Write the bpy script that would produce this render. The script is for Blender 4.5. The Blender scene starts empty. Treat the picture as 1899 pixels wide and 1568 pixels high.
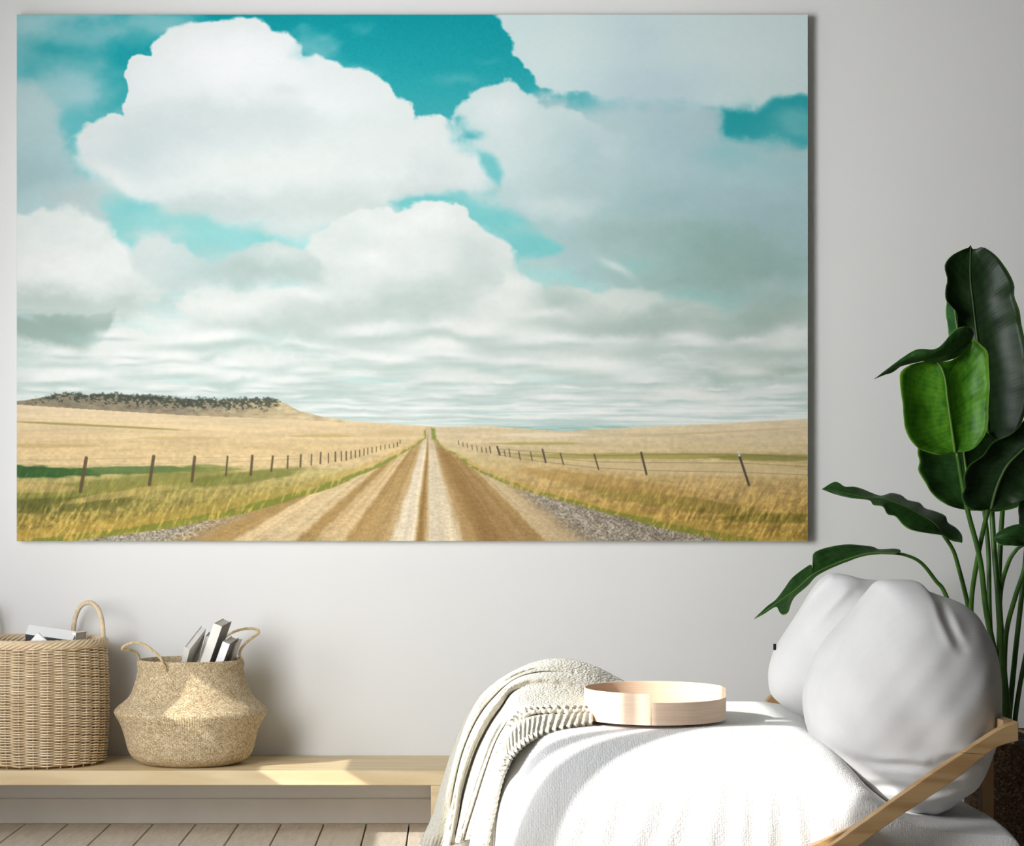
import bpy, math, random
import numpy as np
from mathutils import Vector, noise as mnoise
random.seed(4)
PI = math.pi
SC = bpy.context.scene
COL = SC.collection

# ---------------------------------------------------------------- camera, world, lights, exposure
FPX, AXX, AXY, DW, CZ = 3700.0, 840.0, 930.0, 7.4, 1.192   # focal length (px), axis, distance to the wall, eye height

def at(px, py, d):
    """a point seen at (px, py) at distance d in front of the camera; wall_back is the plane y = 0"""
    return Vector(((px - AXX) / FPX * d, d - DW, CZ - (py - AXY) / FPX * d))

cam = bpy.data.cameras.new('camera'); cob = bpy.data.objects.new('camera', cam); COL.objects.link(cob)
cob.location = (0, -DW, CZ); cob.rotation_euler = (PI / 2, 0, 0)
cam.sensor_fit = 'HORIZONTAL'; cam.sensor_width = 36; cam.lens = 36 * FPX / 1899
cam.shift_x = (949.5 - AXX) / 1899; cam.shift_y = (AXY - 784) / 1899
cam.clip_start = .05
SC.camera = cob
SC.view_settings.view_transform = 'Standard'; SC.view_settings.look = 'None'
SC.view_settings.exposure = 0; SC.view_settings.gamma = 1; SC.view_settings.use_curve_mapping = False

w = bpy.data.worlds.new('world'); SC.world = w; w.use_nodes = True
w.node_tree.nodes['Background'].inputs[0].default_value = (.94, .975, 1.03, 1)
w.node_tree.nodes['Background'].inputs[1].default_value = .13

def lamp(name, kind, loc, power, color=(1, 1, 1), **k):
    l = bpy.data.lights.new(name, kind); o = bpy.data.objects.new(name, l); COL.objects.link(o)
    o.location = loc; l.energy = power; l.color = color
    for a, b in k.items(): setattr(l, a, b)
    return o
SUNV = Vector((.83 * math.cos(math.radians(27)), .558 * math.cos(math.radians(27)), -math.sin(math.radians(27))))
s = lamp('sun', 'SUN', (-4, -4, 4), 4.8, (1, .97, .92), angle=math.radians(.3))
s.rotation_euler = SUNV.to_track_quat('-Z', 'Y').to_euler()
# daylight entering at the big window of the left wall, then an added low lamp
a = lamp('window_daylight', 'AREA', (-2.4, -3.05, 1.9), 107, (.975, .99, 1.015), shape='RECTANGLE', size=2.6, size_y=2.0, spread=math.radians(110))
a.rotation_euler = (Vector((1.0, 0, 2.05)) - a.location).to_track_quat('-Z', 'Z').to_euler()
a = lamp('basket_shadow_lamp', 'AREA', (-2.5, -1.5, 1.1), 13, (.96, .985, 1.04), shape='RECTANGLE', size=.8, size_y=.8)  # added lamp without a window of its own; throws basket shadows on the wall
a.rotation_euler = Vector((1, .12, -.1)).to_track_quat('-Z', 'Z').to_euler()

# ---------------------------------------------------------------- node helpers
class NT:
    def __init__(s, name):
        s.m = bpy.data.materials.new(name); s.m.use_nodes = True; s.t = s.m.node_tree
        s.b = s.t.nodes['Principled BSDF']; s.out = s.t.nodes['Material Output']
    def n(s, typ, **k):
        nd = s.t.nodes.new('ShaderNode' + typ)
        for a, b in k.items():
            if a.startswith('i_'):
                key = a[2:]; key = int(key) if key.isdigit() else key.replace('_', ' ')
                s.put(nd.inputs[key], b)
            else: setattr(nd, a, b)
        return nd
    def put(s, sock, v):
        if isinstance(v, bpy.types.NodeSocket): s.t.links.new(v, sock)
        else: sock.default_value = v
    def math(s, op, a, b=0., c=0.):
        nd = s.n('Math', operation=op); s.put(nd.inputs[0], a); s.put(nd.inputs[1], b); s.put(nd.inputs[2], c); return nd.outputs[0]
    def coord(s, kind='Object', scale=(1, 1, 1), rot=(0, 0, 0)):
        tc = s.n('TexCoord'); mp = s.n('Mapping', i_Scale=scale, i_Rotation=rot); s.t.links.new(tc.outputs[kind], mp.inputs[0]); return mp.outputs[0]
    def noise(s, vec, scale, detail=4, rough=.5, dist=0.):
        return s.n('TexNoise', i_Vector=vec, i_Scale=scale, i_Detail=detail, i_Roughness=rough, i_Distortion=dist).outputs[0]
    def ramp(s, fac, stops):
        r = s.n('ValToRGB'); s.put(r.inputs[0], fac); e = r.color_ramp.elements
        while len(e) < len(stops): e.new(.5)
        for i, (p, c) in enumerate(stops):
            e[i].position = p; e[i].color = tuple(c) + ((1,) if len(c) == 3 else ())
        return r.outputs[0]
    def mix(s, fac, a, b, mode='MIX'):
        m = s.n('MixRGB', blend_type=mode); s.put(m.inputs[0], fac); s.put(m.inputs[1], a); s.put(m.inputs[2], b); return m.outputs[0]
    def bump(s, h, strength=.3, dist=.002, normal=None):
        b = s.n('Bump', i_Strength=strength, i_Distance=dist); s.put(b.inputs['Height'], h)
        if normal is not None: s.put(b.inputs['Normal'], normal)
        return b.outputs[0]
    def fin(s, color=None, rough=None, normal=None, spec=None, **k):
        if color is not None: s.put(s.b.inputs['Base Color'], color if isinstance(color, bpy.types.NodeSocket) or len(color) == 4 else tuple(color) + (1,))
        if rough is not None: s.put(s.b.inputs['Roughness'], rough)
        if normal is not None: s.put(s.b.inputs['Normal'], normal)
        if spec is not None: s.put(s.b.inputs['Specular IOR Level'], spec)
        for a, b in k.items(): s.put(s.b.inputs[a.replace('_', ' ')], b)
        return s.m

def lin(r, g, b):
    f = lambda v: (v / 255 / 12.92) if v <= 10.3 else ((v / 255 + .055) / 1.055) ** 2.4
    return (f(r), f(g), f(b))
def L4(*c): return lin(*c) + (1,)

def wood(name, c_light, c_dark, axis='X', scale=1., rough=.5, coord='Object', contrast=1.):
    t = NT(name)
    st = {'X': (.12, 1, 1), 'Y': (1, .12, 1), 'Z': (1, 1, .12)}[axis]
    v = t.coord(coord, scale=tuple(k * scale for k in st))
    big = t.noise(v, 9, 3, .5, .6); fine = t.noise(v, 110, 4, .6, .2)
    wv = t.n('TexWave', i_Vector=v, i_Scale=7., i_Distortion=9., i_Detail=3., i_Detail_Scale=1.4, wave_type='BANDS', bands_direction='DIAGONAL').outputs[1]
    k = t.math('MULTIPLY_ADD', wv, .35, t.math('MULTIPLY', big, .5)); k = t.math('MULTIPLY_ADD', fine, .3, k)
    lo, hi = .5 - .38 / contrast, .5 + .38 / contrast
    c = t.ramp(k, [(lo, c_dark), (hi, c_light)])
    return t.fin(c, rough, t.bump(fine, .15, .0006), .3)

M = {}
# painted wall
t = NT('wall_paint'); v = t.coord()
M['wall'] = t.fin(t.ramp(t.noise(v, 3, 4), [(.3, lin(231, 230, 227)), (.7, lin(233, 232, 229))]), .9, t.bump(t.noise(v, 260, 3), .12, .0008), .15)
t = NT('bounce_absorbing_grey'); v = t.coord(); M['wallgrey'] = t.fin(t.ramp(t.noise(v, 3, 4), [(.3, lin(62, 62, 60)), (.7, lin(66, 66, 64))]), .9)  # near-black tone added on the unseen right wall to absorb bounce light
t = NT('side_wall_paint'); v = t.coord(); M['wallside'] = t.fin(t.ramp(t.noise(v, 3, 4), [(.3, lin(150, 149, 146)), (.7, lin(154, 153, 150))]), .9)  # greyed on unseen surfaces to cut light bouncing into the room
t = NT('baseboard_paint'); v = t.coord()
M['base'] = t.fin(t.ramp(t.noise(v, 8, 4), [(.3, lin(214, 208, 198)), (.7, lin(220, 214, 205))]), .6, None, .3)
# whitewashed planks
t = NT('whitewashed_plank'); v = t.coord(scale=(1, .14, 1)); oi = t.n('ObjectInfo')
vs = t.n('VectorMath', operation='ADD'); t.put(vs.inputs[0], v); t.put(vs.inputs[1], oi.outputs['Random']); v2 = vs.outputs[0]
g = t.noise(v2, 60, 5, .65); wn = t.noise(v2, 16, 6, .7, .8); sp = t.noise(t.coord(scale=(1, 2.5, 1)), 26, 6, .75)
c = t.ramp(g, [(.3, lin(208, 196, 176)), (.6, lin(226, 217, 202))])
c = t.mix(t.ramp(wn, [(.62, (0, 0, 0)), (.74, (.8, .8, .8))]), c, L4(176, 156, 128))
c = t.mix(t.ramp(sp, [(.66, (0, 0, 0)), (.72, (.7, .7, .7))]), c, L4(126, 106, 84))
M['plank'] = t.fin(c, .55, t.bump(g, .25, .001), .35)
t = NT('dark_gap'); M['gap'] = t.fin(t.ramp(t.noise(t.coord(), 20), [(.3, lin(40, 30, 20)), (.7, lin(50, 38, 26))]), .9)
M['bench'] = wood('pale_bench_wood', lin(232, 212, 172), lin(210, 184, 140), 'X', 1.0, .5)
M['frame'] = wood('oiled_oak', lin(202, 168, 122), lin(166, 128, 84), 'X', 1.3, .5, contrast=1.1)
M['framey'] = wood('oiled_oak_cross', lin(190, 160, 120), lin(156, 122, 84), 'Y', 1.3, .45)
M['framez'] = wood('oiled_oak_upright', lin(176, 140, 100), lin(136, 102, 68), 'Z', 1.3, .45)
def veneer(name, a, b):
    t = NT(name); g1 = t.noise(t.coord('UV', scale=(5, 150, 1)), 1., 4, .6, .4); g2 = t.noise(t.coord('UV', scale=(14, 520, 1)), 1., 3, .6)
    k = t.math('MULTIPLY_ADD', g1, .6, t.math('MULTIPLY', g2, .4))
    return t.fin(t.ramp(k, [(.34, b), (.66, a)]), .6, t.bump(g2, .1, .0004), .2)
M['tray'] = veneer('bent_beech_veneer', lin(234, 210, 186), lin(218, 190, 164))
M['trayshade'] = veneer('bent_beech_shaded', lin(216, 186, 156), lin(200, 166, 134))  # darker copy of the veneer; inside shade put into the colour

def cloth(name, col, dark, weave=900, bstr=.25, knit=None, sheen=.2, mott=.4):
    t = NT(name); v = t.coord()
    n1 = t.noise(v, 5, 5, .6)
    wx = t.n('TexWave', i_Vector=t.coord(), i_Scale=weave / 6.28, bands_direction='X').outputs[1]
    wz = t.n('TexWave', i_Vector=t.coord(), i_Scale=weave / 6.28, bands_direction='Z').outputs[1]
    h = t.math('ADD', t.math('MULTIPLY', wx, wz), t.math('MULTIPLY', t.noise(v, weave * .4, 2), .8))
    c = t.ramp(n1, [(.5 - mott / 2, dark), (.5 + mott / 2, col)])
    nm = t.bump(h, bstr, .001)
    return t.fin(c, .9, nm, .1, Sheen_Weight=sheen)
M['linen'] = cloth('grey_linen', lin(226, 225, 224), lin(214, 213, 212), 900, .35)
M['linen2'] = cloth('pale_grey_linen', lin(226, 225, 224), lin(218, 217, 216), 900, .3)
# coarse waffle cover of the mattress
t = NT('white_waffle_cover'); v = t.coord()
vo = t.n('TexVoronoi', i_Vector=t.coord(scale=(1, 1, 1.25)), i_Scale=150., i_Randomness=.55).outputs[0]
wr = t.noise(t.coord(scale=(1, .4, .35)), 22, 4, .55)
h = t.math('ADD', t.math('MULTIPLY', vo, -1.1), t.math('MULTIPLY_ADD', wr, 2.2, t.math('MULTIPLY', t.noise(v, 160, 3), .5)))
M['cover'] = t.fin(t.ramp(t.noise(v, 6, 4), [(.3, lin(234, 234, 233)), (.7, lin(238, 238, 237))]), .92, t.bump(h, .42, .003), .1, Sheen_Weight=.2)
# chunky cream knit
t = NT('cream_knit'); uv = t.coord('UV', scale=(1, 1, 1))
vo = t.n('TexVoronoi', i_Vector=uv, i_Scale=110., feature='F1', distance='EUCLIDEAN').outputs[0]
nz = t.noise(uv, 170, 3, .6)
h = t.math('SUBTRACT', t.math('MULTIPLY', nz, .8), t.math('MULTIPLY', vo, 1.2))
M['knit'] = t.fin(t.ramp(h, [(.0, lin(208, 204, 190)), (.4, lin(228, 225, 213))]), .95, t.bump(h, .8, .0045), .08, Sheen_Weight=.3)
# fibres
def fibre(name, a, b, c, sc=60, rough=.6):
    t = NT(name); v = t.coord(); n = t.noise(v, sc, 4, .6); n2 = t.noise(v, sc * 6, 3, .6)
    return t.fin(t.ramp(t.math('MULTIPLY_ADD', n2, .4, t.math('MULTIPLY', n, .6)), [(.32, a), (.5, b), (.68, c)]), rough, t.bump(n2, .3, .0006), .35)
M['rattan'] = fibre('pale_rattan', lin(214, 188, 150), lin(230, 208, 172), lin(240, 222, 192), 14, .4)
M['rope'] = fibre('twisted_rattan', lin(212, 186, 150), lin(226, 204, 170), lin(236, 216, 186), 12, .45)
M['grassrope'] = fibre('twisted_seagrass', lin(160, 132, 88), lin(206, 184, 140), lin(230, 212, 172), 90)
def plait(name, cols, rough=.6, sc=1.):
    # woven strands: two families of diagonals over one another
    t = NT(name)
    uv = t.n('TexCoord').outputs['UV']; sp = t.n('SeparateXYZ', i_0=uv)
    a = t.math('ADD', sp.outputs[0], sp.outputs[1]); b = t.math('SUBTRACT', sp.outputs[0], sp.outputs[1])
    ca = t.n('CombineXYZ', i_0=t.math('FLOOR', t.math('MULTIPLY', a, 1.)), i_1=t.math('MULTIPLY', b, .06))
    cb = t.n('CombineXYZ', i_0=t.math('FLOOR', t.math('MULTIPLY', b, 1.)), i_1=t.math('MULTIPLY', a, .06))
    na = t.noise(ca.outputs[0], 3.7, 2, .6); nb = t.noise(cb.outputs[0], 4.3, 2, .6)
    chk = t.math('MODULO', t.math('ABSOLUTE', t.math('ADD', t.math('FLOOR', a), t.math('FLOOR', b))), 2.)
    m = t.mix(chk, na, nb)
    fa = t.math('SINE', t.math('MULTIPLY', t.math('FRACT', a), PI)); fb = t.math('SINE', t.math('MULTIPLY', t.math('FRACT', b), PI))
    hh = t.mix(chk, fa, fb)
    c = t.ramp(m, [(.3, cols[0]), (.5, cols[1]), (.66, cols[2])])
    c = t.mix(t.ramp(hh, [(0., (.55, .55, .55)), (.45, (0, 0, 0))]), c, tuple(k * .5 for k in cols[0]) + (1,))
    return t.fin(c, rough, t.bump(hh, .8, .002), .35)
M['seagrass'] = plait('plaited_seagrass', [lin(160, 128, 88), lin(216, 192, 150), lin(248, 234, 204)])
M['darkweave'] = plait('dark_plaited_bark', [lin(62, 44, 30), lin(98, 74, 54), lin(142, 116, 90)], .7)
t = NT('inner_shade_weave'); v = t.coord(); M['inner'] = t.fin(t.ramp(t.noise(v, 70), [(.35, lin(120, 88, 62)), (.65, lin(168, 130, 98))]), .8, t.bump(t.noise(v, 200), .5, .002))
def plain(name, c, rough=.6, spec=.3, var=.04, sc=14):
    t = NT(name); n = t.noise(t.coord(), sc, 4)
    return t.fin(t.ramp(n, [(.3, tuple(k * (1 - var) for k in c)), (.7, tuple(min(1, k * (1 + var)) for k in c))]), rough, None, spec)
M['white'] = plain('matt_white_board', lin(248, 248, 248), .5, .3, .02)
M['pages'] = plain('page_block', lin(224, 220, 214), .9)
M['silver'] = plain('pale_grey_board', lin(212, 210, 206), .4)
M['warmwhite'] = plain('ivory_board', lin(236, 233, 224), .5)
M['slate'] = plain('slate_grey_board', lin(92, 92, 94), .5)
M['umber'] = plain('dark_umber_board', lin(108, 100, 94), .45)
M['ltgrey'] = plain('light_grey_board', lin(200, 202, 206), .5)
M['black'] = plain('black_tab', lin(22, 22, 22), .5)
M['liner'] = plain('dark_pot_liner', lin(96, 94, 90), .6)
t = NT('dark_gravel_soil'); v = t.coord(); vo = t.n('TexVoronoi', i_Vector=v, i_Scale=160.).outputs[0]
M['soil'] = t.fin(t.ramp(vo, [(.1, lin(52, 46, 40)), (.6, lin(20, 17, 14))]), .8, t.bump(vo, .8, .004))
M['canvas'] = plain('canvas_edge', lin(196, 200, 198), .85)

def leafmat(name, a, b, rib, trans=.0, rough=.42):
    t = NT(name); uv = t.n('TexCoord').outputs['UV']; sp = t.n('SeparateXYZ', i_0=uv)
    av = t.math('ABSOLUTE', sp.outputs[1])
    ph = t.math('SUBTRACT', t.math('MULTIPLY', sp.outputs[0], 150.), t.math('MULTIPLY', av, 9.))
    ve = t.math('SINE', ph); ve2 = t.math('SINE', t.math('MULTIPLY', ph, 2.7))
    n = t.noise(t.coord('UV', scale=(3, 2, 1)), 3, 4, .6)
    h = t.math('ADD', ve, t.math('MULTIPLY', ve2, .5))
    k = t.math('ADD', t.math('MULTIPLY', h, .045), n)
    c = t.ramp(k, [(.3, a), (.68, b)])
    ed = t.ramp(av, [(.955, (0, 0, 0)), (.99, (.8, .8, .8))])
    c = t.mix(ed, c, rib + (1,))
    t.fin(c, rough, t.bump(h, .12, .0008), .25)
    if trans:
        tr = t.n('BsdfTranslucent'); t.put(tr.inputs[0], tuple(min(1, x * 1.5) for x in b) + (1,))
        ms = t.n('MixShader', i_0=trans); t.t.links.new(t.b.outputs[0], ms.inputs[1]); t.t.links.new(tr.outputs[0], ms.inputs[2])
        t.t.links.new(ms.outputs[0], t.out.inputs[0])
    return t.m
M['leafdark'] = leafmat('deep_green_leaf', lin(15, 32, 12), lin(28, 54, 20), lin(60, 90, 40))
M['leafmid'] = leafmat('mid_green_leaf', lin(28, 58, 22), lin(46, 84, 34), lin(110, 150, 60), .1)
M['leaflit'] = leafmat('backlit_green_leaf', lin(50, 108, 24), lin(98, 160, 36), lin(140, 180, 80), .25)  # sunlight passing through the leaf is put into this lighter green
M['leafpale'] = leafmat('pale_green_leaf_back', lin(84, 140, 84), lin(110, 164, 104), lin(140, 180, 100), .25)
t = NT('leaf_stalk'); v = t.coord(scale=(1, 1, .15)); M['stem'] = t.fin(t.ramp(t.noise(v, 30, 3), [(.3, lin(44, 82, 26)), (.7, lin(74, 118, 42))]), .4, None, .4)
M['rib'] = plain('leaf_midrib', lin(96, 134, 56), .45)
M['ribdark'] = plain('dark_leaf_midrib', lin(58, 84, 40), .45)

# ---------------------------------------------------------------- object helpers
def tag(o, label=None, cat=None, group=None, kind=None):
    if label: o['label'] = label
    if cat: o['category'] = cat
    if group: o['group'] = group
    if kind: o['kind'] = kind
    return o
def empty(name, loc, label, cat, group=None):
    o = bpy.data.objects.new(name, None); COL.objects.link(o); o.location = loc; o.empty_display_size = .1
    return tag(o, label, cat, group)
def link(name, me, mat, parent=None, smooth=False):
    o = bpy.data.objects.new(name, me); COL.objects.link(o)
    if mat is not None:
        for m in (mat if isinstance(mat, (list, tuple)) else [mat]): me.materials.append(m)
    if smooth: me.polygons.foreach_set('use_smooth', [True] * len(me.polygons))
    if parent is not None:
        # the parent chain only carries translations, so world coordinates minus its place
        off = Vector((0, 0, 0)); p = parent
        while p is not None: off += p.location; p = p.parent
        o.parent = parent
        me.transform(__import__('mathutils').Matrix.Translation(-off))
    me.update(); return o
def mesh(name, vs, fs, mat, parent=None, smooth=False, uvs=None):
    me = bpy.data.meshes.new(name)
    vs = np.asarray(vs, np.float32).reshape(-1, 3)
    me.from_pydata(vs.tolist() if len(vs) < 2000 else list(map(tuple, vs)), [], fs)
    if uvs is not None:
        l = me.uv_layers.new(name='UVMap'); idx = np.empty(len(me.loops), np.int32); me.loops.foreach_get('vertex_index', idx)
        l.data.foreach_set('uv', np.asarray(uvs, np.float32).reshape(-1, 2)[idx].ravel())
    return link(name, me, mat, parent, smooth)
def recentre(o):
    """move a top-level mesh's origin to its base centre"""
    me = o.data; n = len(me.vertices); a = np.empty(n * 3, np.float32); me.vertices.foreach_get('co', a); a = a.reshape(-1, 3)
    c = (a.min(0) + a.max(0)) / 2; c[2] = a[:, 2].min(); a -= c; me.vertices.foreach_set('co', a.ravel()); o.location = [float(k) for k in c]; me.update(); return o
def quads(nu, nv, cu=False, cv=False, off=0):
    f = []
    for i in range(nu if cu else nu - 1):
        for j in range(nv if cv else nv - 1):
            a = i * nv + j; b = i * nv + (j + 1) % nv; c = ((i + 1) % nu) * nv + (j + 1) % nv; d = ((i + 1) % nu) * nv + j
            f.append((a + off, b + off, c + off, d + off))
    return f
def box(name, x0, x1, y0, y1, z0, z1, mat, parent=None, bev=.0, seg=2):
    vs = [(x, y, z) for x in (x0, x1) for y in (y0, y1) for z in (z0, z1)]
    fs = [(0, 1, 3, 2), (4, 6, 7, 5), (0, 4, 5, 1), (2, 3, 7, 6), (0, 2, 6, 4), (1, 5, 7, 3)]
    o = mesh(name, vs, fs, mat, parent)
    if bev: bevel(o, bev, seg)
    return o
def bevel(o, wdt, seg=2):
    m = o.modifiers.new('bevel', 'BEVEL'); m.width = wdt; m.segments = seg; m.limit_method = 'ANGLE'; return o
def solid(o, th, off=0.):
    m = o.modifiers.new('solid', 'SOLIDIFY'); m.thickness = th; m.offset = off; return o
def catmull(P, n, closed=False):
    P = np.asarray(P, float); N = len(P); out = []
    segs = N if closed else N - 1
    for i in range(segs):
        p0 = P[(i - 1) % N] if closed or i > 0 else 2 * P[0] - P[1]; p1 = P[i]; p2 = P[(i + 1) % N]
        p3 = P[(i + 2) % N] if closed or i + 2 < N else 2 * P[-1] - P[-2]
        for k in range(n):
            t = k / n; out.append(.5 * (2 * p1 + (p2 - p0) * t + (2 * p0 - 5 * p1 + 4 * p2 - p3) * t * t + (3 * p1 - p0 - 3 * p2 + p3) * t ** 3))
    if not closed: out.append(P[-1])
    return np.array(out)
def resample(P, n):
    P = np.asarray(P, float); d = np.r_[0, np.cumsum(np.linalg.norm(np.diff(P, axis=0), axis=1))]; t = np.linspace(0, d[-1], n)
    return np.stack([np.interp(t, d, P[:, k]) for k in range(P.shape[1])], 1)
def frames(P):
    P = np.asarray(P, float); T = np.gradient(P, axis=0); T /= np.linalg.norm(T, axis=1)[:, None] + 1e-12
    u = np.cross(T[0], (0, 0, 1.)); u = u if np.linalg.norm(u) > .1 else np.cross(T[0], (1., 0, 0)); u /= np.linalg.norm(u); U = [u]
    for k in range(1, len(P)):
        u = U[-1] - T[k] * np.dot(U[-1], T[k]); u /= np.linalg.norm(u); U.append(u)
    U = np.array(U); return T, U, np.cross(T, U)
def tube_data(P, r, ns=8, closed=False):
    P = np.asarray(P, float); T, U, V = frames(P); r = np.broadcast_to(r, (len(P),))
    a = np.linspace(0, 2 * PI, ns, endpoint=False)
    vs = P[:, None] + r[:, None, None] * (np.cos(a)[None, :, None] * U[:, None] + np.sin(a)[None, :, None] * V[:, None])
    fs = quads(len(P), ns, closed, True)
    if not closed: fs += [tuple(range(ns))[::-1], tuple((len(P) - 1) * ns + k for k in range(ns))]
    return vs.reshape(-1, 3), fs
def join(parts):
    vs, fs, o = [], [], 0
    for v, f in parts:
        vs.append(np.asarray(v)); fs += [tuple(i + o for i in q) for q in f]; o += len(v)
    return np.concatenate(vs), fs
def tube(name, P, r, mat, parent=None, ns=8): v, f = tube_data(P, r, ns); return mesh(name, v, f, mat, parent, True)
def rope(name, P, r, strands, pitch, mat, parent=None, sr=None, ns=6, step=None):
    L = np.linalg.norm(np.diff(P, axis=0), axis=1).sum(); n = int(L / (step or pitch / 10)) + 2
    P = resample(P, n); T, U, V = frames(P); s_ = np.linspace(0, L, n); parts = []
    sr = sr or r * (.62 if strands > 2 else .55)
    for k in range(strands):
        a = 2 * PI * (s_ / pitch + k / strands); q = P + (r - sr) * (np.cos(a)[:, None] * U + np.sin(a)[:, None] * V)
        parts.append(tube_data(q, sr, ns))
    v, f = join(parts); return mesh(name, v, f, mat, parent, True)
def lathe(prof, n=96, ry=1.):
    prof = np.asarray(prof, float); a = np.linspace(0, 2 * PI, n, endpoint=False)
    vs = np.stack([prof[:, None, 0] * np.cos(a)[None], prof[:, None, 0] * np.sin(a)[None] * ry, np.repeat(prof[:, 1:2], n, 1)], -1)
    return vs.reshape(-1, 3), quads(len(prof), n, False, True)
def extrude_px(name, pts, d0, d1, mat, parent, bev=.003):
    """an outline drawn at distance d0, given real thickness towards d1"""
    A = [at(x, y, d0) for x, y in pts]; B = [p + Vector((0, d1 - d0, 0)) for p in A]; n = len(A)
    fs = [tuple(range(n)), tuple(range(2 * n - 1, n - 1, -1))] + [(i, i + n, (i + 1) % n + n, (i + 1) % n) for i in range(n)]
    o = mesh(name, A + B, fs, mat, parent)
    if bev: bevel(o, bev)
    return o

# ---------------------------------------------------------------- the landscape printed on the canvas
AX0, AY0, AX1, AY1 = 31, 27, 1498, 1003          # extent of the print in its own drawing units
AW, AH = AX1 - AX0, AY1 - AY0

def art_pixels():
    rs = np.random.RandomState(7)
    Xg, Yg = np.meshgrid(np.arange(AW) + AX0 + .5, np.arange(AH) + AY0 + .5)
    Xg = Xg.astype(np.float32); Yg = Yg.astype(np.float32)

    def vnoise(x, y, seed):
        g = np.random.RandomState(seed).rand(256, 256).astype(np.float32).ravel()
        x = np.asarray(x, np.float32); y = np.asarray(y, np.float32)
        xf = np.floor(x); yf = np.floor(y); fx = x - xf; fy = y - yf
        xi = xf.astype(np.int32) & 255; yi = (yf.astype(np.int32) & 255) << 8
        xj = (xi + 1) & 255; yj = (yi + 256) & 65535
        fx *= fx * (3 - 2 * fx); fy *= fy * (3 - 2 * fy)
        a = g.take(yi + xi); b = g.take(yi + xj); c = g.take(yj + xi); d = g.take(yj + xj)
        a += (b - a) * fx; c += (d - c) * fx
        return a + (c - a) * fy

    def up(a):
        a = np.repeat(np.repeat(a, 2, 0), 2, 1)[:AH, :AW]
        b = a.copy(); b[1:-1, 1:-1] = (a[:-2, 1:-1] + a[2:, 1:-1] + a[1:-1, :-2] + a[1:-1, 2:]) / 4
        return b

    def fbm(sx, sy, octs, seed, gain=.5, x=None, y=None, billow=False):
        if x is None and sx > 12 and sy > 12:
            return up(fbm(sx, sy, octs, seed, gain, Xg[::2, ::2], Yg[::2, ::2], billow))
        x = Xg if x is None else x; y = Yg if y is None else y
        out = 0; amp = 1; tot = 0
        for o in range(octs):
            n = vnoise(x / sx * 2 ** o + 17 * o, y / sy * 2 ** o + 31 * o, seed + o) * 2 - 1
            if billow: n = 1 - 2 * np.abs(n)
            out = out + amp * n; tot += amp; amp *= gain
        return out / tot * 1.6

    wx = fbm(90, 70, 6, 11, .58); wy = fbm(90, 70, 6, 31, .58)
    puff = fbm(46, 40, 5, 51, .6, billow=True)
    soft = fbm(220, 130, 4, 71)
    C = np.zeros((AH, AW, 3), np.float32)

    def col(c): return np.array(c, np.float32) / 255

    def sst(a, b, v):
        t = np.clip((v - a) / (b - a), 0, 1); return t * t * (3 - 2 * t)

    def blend(mask, c):
        C[:] = C * (1 - mask[..., None]) + (col(c) if not isinstance(c, np.ndarray) else c) * mask[..., None]

    def sdf(poly, amp, pamp):
        # signed distance (positive inside) of a polygon looked up through a warped grid, in half resolution
        xs = (Xg + wx * amp)[::2, ::2]; ys = (Yg + wy * amp)[::2, ::2]
        d2 = np.full(xs.shape, 1e9, np.float32); ins = np.zeros(xs.shape, bool)
        n = len(poly)
        for i in range(n):
            ax, ay = poly[i]; bx, by = poly[(i + 1) % n]
            ex, ey = bx - ax, by - ay
            t = np.clip(((xs - ax) * ex + (ys - ay) * ey) / (ex * ex + ey * ey + 1e-9), 0, 1)
            d2 = np.minimum(d2, (xs - ax - ex * t) ** 2 + (ys - ay - ey * t) ** 2)
            if ay != by:
                cr = ((ay > ys) != (by > ys)) & (xs < (bx - ax) * (ys - ay) / (by - ay) + ax)
                ins ^= cr
        s = np.where(ins, np.sqrt(d2), -np.sqrt(d2))
        s = np.repeat(np.repeat(s, 2, 0), 2, 1)[:AH, :AW]
        s[1:-1, 1:-1] = (s[:-2, 1:-1] + s[2:, 1:-1] + s[1:-1, :-2] + s[1:-1, 2:]) / 4
        return s + puff * pamp

    def cloud(poly, c, edge=8, amp=14, pamp=5, alpha=1., fade=None):
        e = edge if fade is None else np.interp(Yg, fade[:2], (edge, fade[2])) * (1 + .5 * soft)
        m = sst(-e, e, sdf(poly, amp, pamp)) * alpha
        blend(m, c); return m

    def dab(x, y, rx, ry, c, a=1., m=None, w=26, rot=0):
        X = Xg + wx * w - x; Y = Yg + wy * w * .7 - y
        if rot:
            cr, sr = math.cos(rot), math.sin(rot); X, Y = X * cr + Y * sr, -X * sr + Y * cr
        k = np.exp(-((X / rx) ** 2 + (Y / ry) ** 2)) * a
        if m is not None: k = k * m
        blend(k, c)

    # open sky, deep teal above and pale towards the horizon
    st = [(27, (10, 153, 163)), (120, (30, 162, 170)), (210, (62, 172, 178)), (300, (98, 188, 192)), (400, (134, 205, 203)),
          (520, (160, 216, 214)), (620, (172, 224, 221)), (720, (196, 222, 216)), (800, (205, 232, 226))]
    ys = [s[0] for s in st]
    for k in range(3): C[..., k] = np.interp(Yg, ys, [s[1][k] / 255 for s in st])
    C += (fbm(3, 3, 1, 5)[..., None]) * .008

    # thin haze and grey mass top left
    n = fbm(150, 90, 5, 91)
    blend(sst(-.35, .5, n + .9 - Xg / 420) * sst(330, 240, Yg) * .9, (146, 200, 205))
    dab(110, 90, 60, 34, (46, 166, 171), .95); dab(205, 170, 34, 40, (50, 168, 173), .95); dab(60, 135, 40, 24, (60, 172, 177), .8)
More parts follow.
